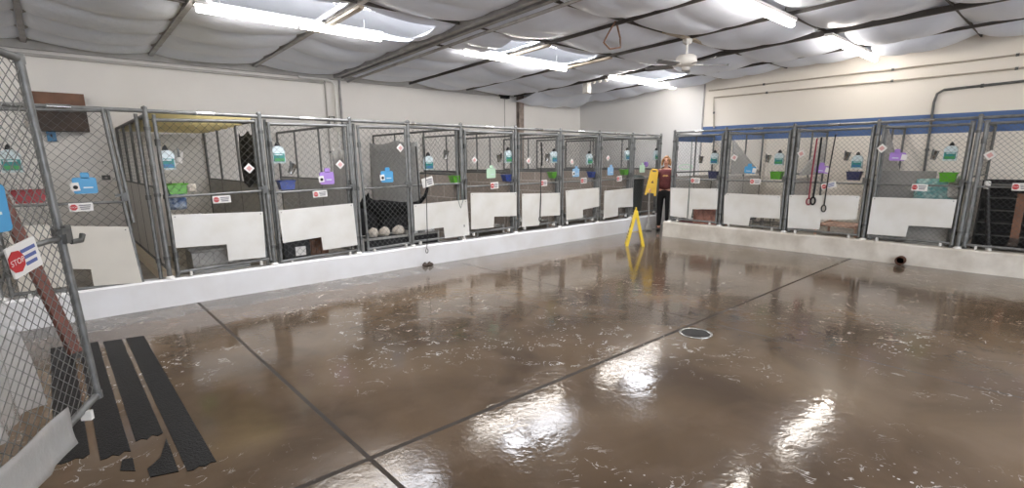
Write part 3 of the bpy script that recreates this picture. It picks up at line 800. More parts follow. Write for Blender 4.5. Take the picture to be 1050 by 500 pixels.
def tub(P, s, z, label, m, w_=.2, h_=.11, dp=.13):
    t = thing('feed_tub', label, 'tub', P(s, z-h_/2, .1), 'plastic tubs hung on the gates')
    def ring(k, zz, dd=0): return [P(s-w_/2*k+dd, zz, .03+dd), P(s+w_/2*k-dd, zz, .03+dd), P(s+w_/2*k-dd, zz, .03+dp*k-dd), P(s-w_/2*k+dd, zz, .03+dp*k-dd)]
    mb = MB()
    v = ring(.8, z-h_/2)+ring(1, z+h_/2)+ring(1, z+h_/2, .008)+ring(.8, z-h_/2+.008, .008)
    f = [(3, 2, 1, 0), (12, 13, 14, 15)]
    for a in (0, 4, 8): f += [(a+i, a+(i+1) % 4, a+4+(i+1) % 4, a+4+i) for i in range(4)]
    mb.add(v, f).build('tub', G[m], t)
    rm = MB(); q = ring(1.03, z+h_/2)
    rm.tube(q, .009, 6, closed=True).build('rim', G[m], t)
    for sx in (-1, 1):
        MB().tube([P(s+sx*w_*.3, z+h_/2, .03), P(s+sx*w_*.3, z+h_/2+.03, .01), P(s+sx*w_*.3, z+h_/2+.01, -.015)], .004, 6).build('hook', G['galvd'], t)
    return t
def pouch(P, s, z, label, m, a=0, w_=.19, h_=.16, card=True, dark=True):
    t = thing('clip_folder', label, 'folder', P(s, z-h_/2, -.04), 'plastic folders hung on the gates')
    MB().prism(rrect(s, z, w_, h_, .02, a), P, -.045, -.03).build('folder', G[m], t)
    MB().prism(rrect(s+.01, z+h_*.5+.02, .07, .06, .015, a), P, -.045, -.032).build('tab', G[m], t)
    if card:
        c = MB().prism(rect(s-w_*.42, z-.01, .07, .08, a+.1), P, -.052, -.045).build('card', G['white'], t)
        if dark: MB().prism(circ(s-w_*.40, z-.015, .02, 10), P, -.056, -.052).build('card_mark', G['black'], t, c)
    MB().prism(rect(s+w_*.12, z-.02, w_*.4, .012, a), P, -.05, -.045).build('text_band', G['clear'], t)
    return t
def text_mesh(P, s, z, size, a=0, word='STOP', d=-.04, flip=1):
    cu = bpy.data.curves.new('lettering', 'FONT'); cu.body = word; cu.size = size; cu.align_x = 'CENTER'; cu.align_y = 'CENTER'
    ob = bpy.data.objects.new('lettering', cu); COL.objects.link(ob)
    dg = bpy.context.evaluated_depsgraph_get(); me = bpy.data.meshes.new_from_object(ob.evaluated_get(dg))
    v = [(q.co.x, q.co.y) for q in me.vertices]; f = [tuple(p.vertices) for p in me.polygons]
    bpy.data.objects.remove(ob); bpy.data.curves.remove(cu); bpy.data.meshes.remove(me)
    mb = MB(); c_, s_ = math.cos(a), math.sin(a)
    mb.add([P(s+flip*(x*c_-y*s_), z+x*s_+y*c_, d) for x, y in v], f); return mb
def sign(P, s, z, label, a=0, w_=.19, h_=.085, blue=False, reddot=True, flip=1, letters=False):
    t = thing('notice_sign', label, 'sign', P(s, z-h_/2, -.04), 'white notice signs on the gates')
    al = a*flip
    MB().prism(rrect(s, z, w_, h_, .008, al), P, -.044, -.036).build('plate', G['white'], t)
    ca, sa = math.cos(a), math.sin(a)
    def loc(x, y): return (s+flip*(x*ca-y*sa), z+x*sa+y*ca)
    dd = loc(-w_*.3, 0)
    if reddot:
        d_ = MB().prism(circ(*dd, h_*.36, 8, PI/8), P, -.048, -.044).build('red_octagon', G['red'], t)
        if letters: text_mesh(P, dd[0], dd[1], h_*.26, a, 'STOP', -.0495, flip).build('stop_lettering', G['white'], t, d_)
        else: MB().prism(rect(*dd, h_*.5, h_*.1, al), P, -.05, -.048).build('white_bar', G['white'], t, d_)
    tm = MB()
    for k in range(3):
        q = loc(w_*.16, h_*(.22-.22*k)); tm.prism(rect(*q, w_*(.5-.06*k), h_*.11, al), P, -.047, -.044)
    tm.build('text_lines', G['inkb'] if blue else G['ink'], t)
    return t
def diamond(P, s, z, label, sz=.085, a=PI/4):
    t = thing('diamond_tag', label, 'tag', P(s, z-.06, -.03), 'white diamond tags on the gates')
    MB().prism(rect(s, z, sz, sz, a), P, -.04, -.034).build('card', G['white'], t)
    MB().prism(rect(s, z, sz*.55, sz*.55, a), P, -.043, -.040).build('printed_square', G['pink'], t)
    MB().tube([P(s, z+sz*.68, -.036), P(s, z+sz*.9, -.005)], .003, 5).build('wire_tie', G['galvd'], t)
    return t

SHORT = ['the half-open gate', 'the yellow-roofed kennel', 'the gate right of the yellow roof', "the dog's kennel", "the first gate right of the dog's kennel",
         "the second gate right of the dog's kennel", "the third gate right of the dog's kennel", "the fourth gate right of the dog's kennel", 'the corner gate by the person']
for k, p, sc in ((1, (171.5, 164), 1.0), (2, (286.7, 158.5), 1.0), (3, (441, 167), 1), (4, (523, 160.5), 1), (5, (570, 161), 1), (6, (606, 163), 1), (7, (645, 159), 1), (8, (674.5, 159), 1)):
    bottle(PL, *L(*p), 'jug with black cap hung on '+SHORT[k], sc, k)
bottle(PL, *L(11, 165), 'green-labelled jug seen through the foreground gate mesh at the left edge')
RS = ['the right-hand gate beside the person', 'the second right-hand gate from the person', 'the gate with three leashes', 'the teal-pillow gate', 'the dark right-edge gate']
for k, p in ((0, (731.5, 162.5)), (1, (798, 163)), (2, (878, 166)), (3, (974, 157))):
    bottle(PR, *R(*p), 'jug with black cap hung on '+RS[k], 1.0, k+1)
for k, p, tl in ((2, (299, 173), .5), (3, (459, 159), .25), (4, (515, 162.5), -.1), (5, (563.5, 162), .2), (6, (611, 164), .1)):
    cup(PL, *L(*p), 'grey metal cup hung on the mesh of '+SHORT[k], 'steel', tl)
cup(PL, *L(184, 161.5), 'white cup hung beside the jug of the yellow-roofed kennel', 'white', .05, .05)
for k, p, tl in ((0, (716.5, 164), .1), (1, (785, 163), .2), (2, (866, 160.5), .2), (3, (956, 159.5), .15)):
    cup(PR, *R(*p), 'metal cup hung on the mesh of '+RS[k], 'steel' if k < 3 else 'steel', tl)
for k, p, m_, n_ in ((1, (183, 194), 'green', 'bright green'), (2, (296, 190), 'blue', 'blue'), (3, (471, 184), 'green', 'green'), (4, (524, 182.5), 'blue', 'blue'),
                 (5, (571, 179.5), 'green', 'green'), (6, (611, 179), 'blue', 'navy blue'), (7, (644, 176.5), 'green', 'dull green')):
    tub(PL, *L(*p), n_+' plastic tub hung on '+SHORT[k], m_)
tub(PL, *L(30, 202), 'red plastic tub seen through the foreground gate at the left', 'redbin', .26, .12)
for k, p, m_, n_ in ((0, (730, 179.5), 'navy', 'navy'), (1, (794.5, 180), 'green', 'bright green'), (2, (874, 180.5), 'navy', 'dark blue'), (3, (971, 182), 'green', 'green')):
    tub(PR, *R(*p), n_+' plastic tub hung on '+RS[k], m_, .2, .13)
for k, p, m_, n_ in ((0, (87, 190), 'sky', 'bright blue'), (2, (334, 182.5), 'purple', 'purple'), (3, (395.5, 181), 'sky', 'blue'), (4, (502, 177.5), 'mint', 'pale green'),
                 (6, (589, 177), 'skyl', 'pale blue'), (7, (624.5, 175.5), 'skyl', 'pale blue'), (8, (657, 173), 'mint', 'whitish blue')):
    pouch(PL, *L(*p), n_+' folder with a tab clipped on '+SHORT[k], m_, card=k in (0, 2, 3, 6))
for k, p, m_, n_, a in ((1, (770, 174), 'sky', 'light blue', .05), (2, (844, 173.5), 'purple', 'purple', .1), (3, (921, 160.5), 'purple', 'purple', .03)):
    pouch(PR, *R(*p), n_+' folder clipped on '+RS[k], m_, a, .2, .12, card=True, dark=False)
for k, p, a in ((1, (226.5, 204), .03), (2, (327, 198.5), .05), (4, (505.5, 190), .05), (5, (556, 187.5), .03), (6, (597, 185), .05), (7, (633.5, 183), .05)):
    sign(PL, *L(*p), 'white sign with red stop mark on '+SHORT[k], a, letters=k < 3, w_=.19 if k < 3 else .17, h_=.085 if k < 3 else .11)
sign(PL, *L(83, 212), 'white sign with red stop mark on the half-open gate, below the blue folder', 0, letters=True)
sign(PL, *L(437, 186.5), "tilted white card with pinkish print on the dog's kennel", .22, .2, .14, reddot=False)
for k, p, a, b in ((0, (714, 185), .0, False), (1, (775.5, 186), .0, False), (2, (850.5, 190), .3, True), (3, (943.5, 192), -.02, False), (4, (1048, 191.5), 0, False)):
    sign(PR, *R(*p), 'white sign with red stop mark on '+RS[k]+(', tilted' if a > .1 else ''), a, .22 if b else .19, .1, blue=b, flip=-1, letters=k > 2)
for k, p in ((1, (254.5, 172.5)), (2, (347.5, 168.5)), (3, (409, 151.5)), (4, (485, 164)), (5, (540.5, 165)), (6, (585, 166)), (7, (622, 162))):
    diamond(PL, *L(*p), 'white diamond tag with pink print on '+SHORT[k])
for k, p, a in ((1, (754, 161.5), .5), (2, (822.5, 157.5), 1.0), (3, (905, 152), PI/4), (4, (1015.5, 159), .9)):
    diamond(PR, *R(*p), 'white tag with pink print wired to '+RS[k], .1, a)

# leashes
def leash(P, pp, m, label, loop=True, r=.008, fn=L, d=-.05, lr=.05):
    q = [fn(*p) for p in pp]
    t = thing('leash', label, 'leash', P(*q[-1], d), 'leashes hung on the gates')
    MB().tube([P(a, b, d) for a, b in q], r, 6).build('strap', m, t)
    if loop:
        a, b = q[-1]
        MB().tube([P(a+x*.6, b-lr+y, d) for x, y in circ(0, 0, lr, 14)], r*.9, 6, closed=True).build('handle_loop', m, t)
    MB().tube([P(q[0][0], q[0][1], d), P(q[0][0], q[0][1]+.02, -.01), P(q[0][0], q[0][1], .03)], .004, 5).build('snap_hook', G['steel'], t)
    return t
lblk = mat('black_nylon', '#141414', .7); lred = mat('red_nylon', '#8e2238', .7); lgrn = mat('grey_green_cord', '#64706a', .7)
leash(PL, [(424.5, 150), (426, 170), (428.5, 205)], lblk, "black leash hung straight on the dog's kennel mesh", False, .011)
leash(PL, [(432, 150), (434, 200), (435, 240), (434.5, 254)], lblk, "long thin leash whose loop hangs over the curb below the dog's kennel", True, .006, d=-.09, lr=.035)
leash(PL, [(470, 190), (468, 205), (470.5, 213), (473, 205), (472, 192)], lgrn, "short looped cord at the right end of the dog's white sheet", False, .005)
leash(PL, [(553, 146), (553.8, 160), (553.5, 170)], lblk, "thick upper end of black leash on the second gate right of the dog's kennel", False, .016)
leash(PL, [(553, 168), (552.6, 200), (552, 222)], lblk, "black leash with loop handle on the second gate right of the dog's kennel", True, .009, lr=.04)
leash(PR, [(711, 144), (709, 180), (706, 224)], lgrn, 'grey-green cord hanging down the gate beside the person', False, .009, R)
leash(PR, [(839, 142), (834, 175), (830.5, 203)], lred, 'red leash with loop, leftmost of three on the leash gate', True, .012, R, lr=.055)
leash(PR, [(843.5, 141), (839, 175), (835, 202)], lblk, 'thick black leash with loop, middle of three on the leash gate', True, .016, R, lr=.06)
leash(PR, [(858, 138), (852, 170), (846, 210)], lblk, 'black leash hanging lowest, rightmost of three on the leash gate', True, .01, R, lr=.055)
solo(MB().tube([PR(*R(704+7*math.cos(t*PI/8), 171+2.4*math.sin(t*PI/8)), -.03) for t in range(16)], .009, 6, closed=True), 'ring_toy', G['mint'], 'pale green ring hung on the gate beside the person', 'ring', loc=PR(*R(704, 171), -.03))

# ------------------------------------------------------------------ things inside the kennels
def crate(c, d, m, label, name='storage_crate', wire=False, labelcol=None, fside='y'):
    c = Vector(c); d = Vector(d)
    t = thing(name, label, 'crate', (c.x, c.y, c.z-d.z/2))
    mb = MB(); h = d/2; th = .015
    mb.box((c.x, c.y, c.z-h.z+th/2), (d.x, d.y, th))
    mb.box((c.x-h.x+th/2, c.y, c.z), (th, d.y, d.z)).box((c.x+h.x-th/2, c.y, c.z), (th, d.y, d.z))
    mb.box((c.x, c.y-h.y+th/2, c.z), (d.x-2*th, th, d.z)).box((c.x, c.y+h.y-th/2, c.z), (d.x-2*th, th, d.z))
    mb.build('tub', m, t)
    rm = MB(); z = c.z+h.z
    rm.tube([(c.x-h.x, c.y-h.y, z), (c.x+h.x, c.y-h.y, z), (c.x+h.x, c.y+h.y, z), (c.x-h.x, c.y+h.y, z)], .014, 6, closed=True).build('rim', m, t)
    for k in range(4):
        rb = MB()
        f = (k+.5)/4-.5
        if fside == 'y': rb.box((c.x+f*d.x, c.y-h.y-.006, c.z), (.02, .014, d.z*.9))
        else: rb.box((c.x-h.x-.006, c.y+f*d.y, c.z), (.014, .02, d.z*.9))
        rb.build('rib', m, t)
    if labelcol:
        if fside == 'y': MB().box((c.x+d.x*.1, c.y-h.y-.018, c.z), (d.x*.4, .008, d.z*.4)).build('paper_label', labelcol, t)
        else: MB().box((c.x-h.x-.018, c.y, c.z), (.008, d.y*.4, d.z*.4)).build('paper_label', labelcol, t)
    return t
def lbl_box(px0, px1, pyt, pyb, label):
    a = L(px0, pyt); b = L(px1, pyb); s = (a[0]+b[0])/2; w_ = b[0]-a[0]
    t = thing('labelled_bin', label, 'bin', (s, 7.05, .275), 'white bins on the kennel floor')
    z1 = max(.55, a[1])
    MB().box((s, 7.05, (.275+z1)/2), (w_, .25, z1-.275)).build('bin', G['white'], t)
    MB().box((s, 7.05, z1+.012), (w_+.02, .27, .024)).build('lid', G['black'], t)
    MB().box((s, 6.92, (.275+z1)/2), (w_*.6, .006, .06)).build('paper_label', G['skyl'], t)
lbl_box(424.5, 434, 240, 247, "left of two white bins in the notch of the dog's white sheet")
lbl_box(441, 451, 237, 245, "right of two white bins in the notch of the dog's white sheet")
def cot(c, d, m, label, name='dog_cot', legh=.16, rot=0):
    c = Vector(c); t = thing(name, label, 'dog bed', c)
    x, y = d[0]/2, d[1]/2
    MB().box((c.x, c.y, c.z+legh), (d[0]-.05, d[1]-.05, .015)).build('sling', m, t)
    MB().tube([(c.x-x, c.y-y, c.z+legh), (c.x+x, c.y-y, c.z+legh), (c.x+x, c.y+y, c.z+legh), (c.x-x, c.y+y, c.z+legh)], .02, 8, closed=True).build('frame', G['grey'] if m != G['pinkwood'] else m, t)
    for sx in (-1, 1):
        for sy in (-1, 1):
            MB().tube([(c.x+sx*x, c.y+sy*y, c.z), (c.x+sx*x, c.y+sy*y, c.z+legh+.03)], .022, 8).build('leg', G['grey'] if m != G['pinkwood'] else m, t)
    return t
KF = .275
crate((1.45, 7.15, KF+.14), (.62, .4, .28), G['grey'], 'grey storage crate behind the notch of the yellow-roofed kennel gate')
crate((2.36, 7.1, KF+.15), (.34, .3, .30), G['black'], 'black crate with a white paper label behind the tilted white sheet', labelcol=G['white'])
crate((2.68, 7.2, KF+.14), (.26, .35, .28), G['brown'], 'brown crate beside the black crate behind the tilted sheet')
cot((5.75, 7.4, KF), (.6, .8, 0), G['grey'], "grey raised dog cot in the first kennel right of the dog's")
cot((6.9, 7.4, KF), (.6, .8, 0), G['greyl'], "light grey dog cot in the second kennel right of the dog's")
cot((8.0, 7.4, KF), (.7, .8, 0), G['black'], "black dog cot in the third kennel right of the dog's")
cot((9.2, 7.4, KF), (.7, .8, 0), G['grey'], "grey dog cot in the fourth kennel right of the dog's")
crate((9.98, 5.05, KF+.17), (.35, .6, .34), G['brick'], 'reddish crate behind the notched sheet beside the person', fside='x')
solo(MB().box((9.93, 5.45, KF+.02), (.3, .55, .04)).box((10.0, 5.45, KF+.05), (.2, .4, .03)), 'floor_mat', G['redmat'], 'dull red folded mat on the floor of the kennel beside the person', 'mat', loc=(9.93, 5.45, KF))
# wire crate
t = thing('wire_crate', 'grey wire crate in the second right-hand kennel from the person', 'crate', (10.0, 3.85, KF))
for z in (KF+.02, KF+.14, KF+.27): MB().tube([(9.85, 3.6, z), (9.85, 4.15, z), (10.2, 4.15, z), (10.2, 3.6, z)], .01, 6, closed=True).build('hoop', G['galv'], t)
for y in (3.6, 3.78, 3.97, 4.15):
    for x in (9.85, 10.2): MB().tube([(x, y, KF), (x, y, KF+.27)], .009, 6).build('upright', G['galv'], t)
cot((10.15, 2.75, KF), (.7, .6, 0), G['pinkwood'], 'pinkish wooden dog bed behind the notch of the leash gate', 'wooden_bed', .2)
cot((10.4, 1.6, KF), (.7, .65, 0), G['navy'], 'grey cot with navy sling in the teal-pillow kennel', legh=.18)
# teal pillow, white bag
def pillow(c, sx, sy, sz, m, label, name, rot=(0, 0, 0)):
    n, k = 16, 16; v = []; R3 = (Matrix.Rotation(rot[2], 3, 'Z') @ Matrix.Rotation(rot[1], 3, 'Y') @ Matrix.Rotation(rot[0], 3, 'X'))
    mb = MB()
    for sg in (1, -1):
        v = []
        for i in range(n+1):
            for j in range(k+1):
                u, w_ = 2*i/n-1, 2*j/k-1
                hgt = max(0, (1-u**4)*(1-w_**4))**.5
                v.append(Vector(c)+R3 @ Vector((u*sx*(1-.06*w_*w_), w_*sy*(1-.06*u*u), sg*sz*hgt)))
        f = [(i*(k+1)+j, (i+1)*(k+1)+j, (i+1)*(k+1)+j+1, i*(k+1)+j+1) for i in range(n) for j in range(k)]
        mb.add(v, [q if sg == 1 else q[::-1] for q in f], True)
    return solo(mb, name, m, label, 'cushion', loc=c)
tealp = mat('teal_pattern', '#5f9c9a', .85, var=.5, scale=18, dirt='#b9cfca')
p = R(957, 192); pillow((XR+.28, p[0], p[1]-.1), .27, .22, .1, tealp, 'teal and white patterned pillow behind the wide white sheet', 'pillow', (PI/2, 0, PI/2))
solo(MB().box((XR+.25, p[0]+.02, (KF+p[1]-.24)/2), (.2, .5, p[1]-.24-KF)), 'grey_bin', G['grey'], 'grey bin under the teal pillow', 'bin', loc=(XR+.3, p[0], KF))
p = R(981, 190); pillow((XR+.22, p[0]+.03, p[1]-.04), .1, .17, .06, G['white'], 'white bag beside the teal pillow', 'bag', (PI/2, 0, PI/2))
p = L(185, 208); pillow((p[0], YL+.22, p[1]), .1, .09, .06, mat('blue_white_blanket', '#34507e', .9, var=.5, scale=14, dirt='#c3ccd6'), 'blue and white bundle under the bright green tub', 'blanket_bundle', (PI/2, 0, 0))
p = L(197, 193); pillow((p[0], YL+.045, p[1]), .05, .05, .03, G['plush'], 'small tan cloth beside the bright green tub', 'cloth', (PI/2, 0, 0))
# dark shelving in the right-edge kennel
t = thing('shelf_rack', 'black shelving rack filling the right-edge kennel', 'shelf', (10.3, .62, KF))
MB().box((10.62, .55, KF+.5), (.02, 1.0, 1.0)).build('back', G['black'], t)
for y in (.06, 1.03): MB().box((10.38, y, KF+.5), (.5, .02, 1.0)).build('side', G['black'], t)
for k in range(6): MB().box((10.38, .55, KF+.03+k*.18), (.46, .95, .015)).build('shelf_board', G['galvd'] if k else G['black'], t)
t = thing('brown_board', 'brown wooden board leaning behind the mesh at the right edge', 'board', (9.95, .62, KF))
MB().bar(PR(*R(1038, 248), .2), PR(*R(1046, 200), .32), .09, .05, up=(1, 0, 0)).build('plank', G['brown'], t)
MB().bar(PR(*R(1036, 254), .18), PR(*R(1039, 246), .2), .1, .06, up=(1, 0, 0)).build('foot_block', G['dbrown'], t)
t = thing('capped_pole', 'black pole with white end caps in the right-edge kennel', 'pole', (9.85, 1.0, KF))
a, b = PR(*R(1014, 247), .12), PR(*R(1011, 190), .12); a.z = KF+.055
MB().tube([a, b], .03, 10).build('pole', G['black'], t)
for q in (a, b): MB().lathe([(.036, -.05), (.036, .05), (.02, .06)], q, 10).build('end_cap', G['white'], t)
solo(MB().box((9.95, 1.9, .85), (.03, .7, 1.1)), 'grey_board', G['grey'], 'grey board standing at the left in the teal-pillow kennel', 'board', loc=(9.95, 1.9, .3))

# boxes on the left wall
t = thing('wall_cabinet', 'brown wooden cabinet mounted on the left wall above the half-open gate', 'cabinet', (.25, YW-.12, 2.03))
MB().box((.25, YW-.1, 2.28), (.6, .2, .5)).build('case', G['dbrown'], t)
MB().box((.25, YW-.21, 2.44), (.6, .02, .19)).build('front_panel', G['brown'], t)
MB().box((.25, YW-.215, 2.32), (.62, .03, .03)).build('ledge', G['white'], t)
t = thing('switch_box', 'small blue switch box on the left wall below the brown cabinet', 'switch', (.13, YW-.03, 1.9))
MB().box((.13, YW-.025, 1.96), (.1, .05, .13)).build('box', G['lblue'], t); MB().box((.13, YW-.055, 1.97), (.02, .012, .04)).build('toggle', G['black'], t)
for px_, py_, lab in ((105, 166, 'small white outlet on the left wall behind the half-open gate'), (109, 182, 'small grey hook plate on the left wall behind the half-open gate')):
    q = at(px_, py_, 1, YW-.02); t = thing('outlet_plate', lab, 'outlet', (q.x, YW-.02, q.z))
    MB().box((q.x, YW-.012, q.z), (.1, .02, .07)).build('plate', G['white'] if py_ < 170 else G['galvd'], t); MB().box((q.x, YW-.026, q.z), (.03, .012, .03)).build('socket', G['grey'], t)

# ------------------------------------------------------------------ foreground gate
A0 = Vector((.03, 3.51, 0)); AD = Vector((-.5, -.86, 0)).normalized(); AN = Vector((AD.y, -AD.x, 0))   # AN: towards the viewer side
if AN.dot(-A0) < 0: AN = -AN
def PA(s, z, d=0): return A0 + AD*s - AN*d + Vector((-.045*(z-1.2)/1., 0, z))*1
def PAf(s, z, d=0):
    return A0 + AD*s - AN*d + Vector((0, 0, z))
def AP(px, py):
    # point on the gate plane
    d = (px-CX)/FPX*RT - (py-CY)/FPX*UP + FW; o_ = Vector((0, 0, CAMH))
    t_ = (A0-o_).dot(AN)/d.dot(AN); q = o_+t_*d
    return ((q-A0).dot(AD), q.z)
g_tr, g_br = AP(19, 60), AP(100, 404); _e = AP(12, 499); _k = (1.2-g_br[0])/(_e[0]-g_br[0]); g_bl = (1.2, g_br[1]+_k*(_e[1]-g_br[1]))
ga = make_gate('large foreground chain-link gate swung open at the left edge', PAf, [g_tr, (1.2, 2.16), g_bl, g_br], None, midz=1.2, latch='L', group=None, pitch=.058, wirem='wirel')
q = AP(66, 248); MB().tube([PAf(q[0], q[1], -.03), PAf(q[0]-.05, q[1], -.05), PAf(q[0]-.07, q[1]+.03, -.05)], .014, 8).build('latch_arm', G['galvd'], ga)
mb = MB(); n, k = 20, 6; v = []
for i in range(n+1):
    for j in range(k+1):
        u, tt = i/n, j/k; c0, c1 = AP(70, 455), AP(44, 482); e0, e1 = AP(58, 418), AP(0, 468)
        lo_ = lerp2(c0, c1, u*4.2) if u > .0 else c0; hi_ = lerp2(e0, e1, u*1.9)
        if u < .24: lo_ = lerp2(c0, c1, u*4.2)
        else: lo_ = (c1[0]+(u-.24)*1.1, c1[1]-.02)
        v.append(PAf(lo_[0]+(hi_[0]-lo_[0])*tt, lo_[1]+(hi_[1]-lo_[1])*tt, -.045+.008*math.sin(9*u)+.006*math.sin(5*tt)))
o = mb.add(v, [(i*(k+1)+j, i*(k+1)+j+1, (i+1)*(k+1)+j+1, (i+1)*(k+1)+j) for i in range(n) for j in range(k)], True).build('splash_sheet', G['frost'], ga)
o.modifiers.new('thick', 'SOLIDIFY').thickness = .004
q = AP(14, 264)
def PAm(s, z, d=0): return PAf(s, z, d)
sign(PAm, q[0], q[1], 'white stop sign tied to the large foreground gate',   .18, .19, .14, blue=True, flip=-1, letters=True)
q = AP(-15, 214); pouch(PAm, q[0], q[1], 'blue folder on the foreground gate at the left edge', 'sky', 0, .12, .2, card=False)
# crinkled film hung behind the gate
mb = MB(); n, k = 30, 40; v = []
for i in range(n+1):
    for j in range(k+1):
        u, tt = i/n, j/k
        v.append(PAf(.13+.85*u+.05*math.sin(4*tt), .36+1.5*tt, .16+.05*math.sin(11*u+3*tt)+.02*math.sin(23*u-9*tt)))
o = solo(mb.add(v, [(i*(k+1)+j, i*(k+1)+j+1, (i+1)*(k+1)+j+1, (i+1)*(k+1)+j) for i in range(n) for j in range(k)], True), 'plastic_film', G['film'],
     'crinkled clear plastic film hanging behind the foreground gate', 'plastic sheet', loc=PAf(.8, .25, .16))
# brown plank leaning behind the gate
a, b = at(90, 372, 2, .0), at(6, 205, 1, 5.6)
t = thing('leaning_plank', 'reddish brown plank leaning behind the foreground gate mesh', 'plank', a)
a = Vector((-.03, 5.35, .03)); b = Vector((-.30, 5.75, 1.35))
MB().bar(a, b, .085, .045, up=(.5, -.8, 0)).build('board', mat('red_brown_wood', '#6b3c30', .55, var=.3), t)
MB().bar(a-(b-a)*.005, a+(b-a)*.03, .095, .055, up=(.5, -.8, 0)).build('rubber_foot', G['black'], t)

# ------------------------------------------------------------------ on the floor
def floor_poly(poly, z0, z1, name, m, label, cat, group):
    c = (sum(p[0] for p in poly)/len(poly), sum(p[1] for p in poly)/len(poly), z0)
    solo(MB().prism(poly, lambda a, b, d: Vector((a, b, d)), z1, z0), name, m, label, cat, group, loc=c)
strip = mat('black_grip_tape', '#141313', .5, spec=.25, var=.25, scale=5, bump=.3, bscale=90)
SG = 'black grip strips on the floor'
def ragged(x0, x1, ya, yb, amp=.02):
    k = 5
    low = [(x0+(x1-x0)*i/k, ya+amp*math.sin(3.7*i+x0*20)) for i in range(k+1)]
    return low+[(x1, yb), (x0, yb+.03)]
floor_poly(ragged(.325, .46, 2.95, 5.73, .012), .0, .004, 'grip_strip', strip, 'rightmost long black grip strip on the wet floor', 'floor strip', SG)
floor_poly(ragged(.16, .295, 3.5, 5.76), .0, .004, 'grip_strip', strip, 'second black grip strip from the right, torn at its near end', 'floor strip', SG)
floor_poly([(.17, 3.02), (.29, 2.98), (.30, 3.42), (.24, 3.2), (.17, 3.12)], .0, .004, 'grip_strip', strip, 'torn triangular scrap of black grip strip nearest the viewer', 'floor strip', SG)
floor_poly(ragged(-.01, .125, 3.4, 5.82), .0, .004, 'grip_strip', strip, 'third black grip strip from the right, beside the foreground gate', 'floor strip', SG)
floor_poly([(.06, 3.2), (.12, 3.14), (.125, 3.3), (.08, 3.32)], .0, .004, 'grip_strip', strip, 'small black scrap of strip below the third grip strip', 'floor strip', SG)
floor_poly(ragged(-.20, -.05, 3.5, 5.86), .0, .004, 'grip_strip', strip, 'leftmost black grip strip, seen through the foreground gate mesh', 'floor strip', SG)

# drain
t = thing('floor_drain', 'round open floor drain with a bright rim in the wet floor', 'drain', (4.32, 2.25, 0))
MB().lathe([(.15, .0), (.155, .006), (.135, .009), (.128, .004)], (4.32, 2.25, 0), 28).build('rim', G['steel'], t)
MB().lathe([(.0, .0045), (.12, .0045), (.128, .004)], (4.32, 2.25, 0), 24).build('sump', G['black'], t)
# pipe stub through the right curb
pz = .055; py_ = 1.745
t = thing('drain_pipe', 'rusty pipe stub sticking out of the right curb at floor level', 'pipe', (9.55, py_, pz))
R3 = Matrix.Rotation(-PI/2, 3, 'Y')
MB().lathe([(.066, -.06), (.066, .1), (.048, .1), (.046, -.04)], (9.585, py_, pz+.012), 18, R3).build('pipe', mat('rusty_iron', '#5b3b2a', .7, .2, var=.4, scale=20), t)
MB().lathe([(0, .0), (.047, .0)], (9.53, py_, pz+.012), 16, R3).build('bore', G['black'], t)
# two small lumps under the leash
for px_, lab in ((432.5, 'left of two small dark lumps on the floor below the hanging loop'), (440, 'right of two small dark lumps on the floor below the hanging loop')):
    q = at(px_, 272, 2, 0); c = Vector((q.x, min(q.y, 6.66), 0))
    mb = MB().lathe([(.02, 0), (.04, .01), (.042, .03), (.026, .05), (.01, .062), (0, .065)], c, 9)
    for i, p_ in enumerate(mb.v): p_ += Vector((.012*math.sin(i*7.1), .012*math.sin(i*3.3), .006*math.sin(i*5.7)*(p_.z > .01)))
    solo(mb, 'debris_lump', G['dbrown'], lab, 'debris', 'dark lumps below the hanging leash', loc=c)

# yellow A-frame sign
f1, f2 = at(642.3, 251.0, 2, 0), at(659, 251.3, 2, 0)
top = (f1+f2)/2+Vector((0, 0, .66)); dv = (f2-f1).normalized(); sd = Vector((-dv.y, dv.x, 0))
t = thing('wet_floor_sign', 'yellow A-frame wet floor sign standing on the wet floor', 'floor sign', (f1+f2)/2)
def sign_panel(foot, root, name='panel', topw=.15, botw=.30, thick=.05, H=None):
    axis = (top-foot); nrm = axis.cross(sd).normalized()
    def P(s, u, d): return foot+axis*u+sd*s+nrm*d
    mb = MB()
    outer = [(-botw/2, 0), (-botw/2+.05, 0), (-botw/2+.065, .1), (botw/2-.065, .1), (botw/2-.05, 0), (botw/2, 0), (topw/2, .97), (topw/2-.03, 1), (.045, 1), (.04, .93), (-.04, .93), (-.045, 1), (-topw/2+.03, 1), (-topw/2, .97)]
    mb.prism(outer, P, -thick/2, thick/2)
    pn = mb.build(name, G['yellow'], root)
    sg = 1 if nrm.dot(foot-(f1+f2)/2) > 0 else -1
    tri = MB().prism([(-.07, .5), (.07, .5), (0, .72)], P, sg*thick/2, sg*(thick/2+.003)); tri.build('warning_triangle', G['black'], root, pn)
    bars = MB()
    for k in range(3): bars.prism(rect(0, .38-.08*k, .14, .035), P, sg*thick/2, sg*(thick/2+.003))
    bars.build('print_lines', G['black'], root, pn)
    return pn
sign_panel(f1, t); sign_panel(f2, t)
MB().tube([top-sd*.06, top+sd*.06], .022, 10).build('hinge', G['yellow'], t)
MB().tube([f1.lerp(top, .38), f2.lerp(top, .38)], .006, 6).build('spreader', G['yellow'], t)
m1 = MB()
MB().tube([top-sd*.05, top-sd*.05+Vector((0, 0, .05)), top+sd*.05+Vector((0, 0, .05)), top+sd*.05], .011, 8).build('carry_handle', G['yellow'], t)

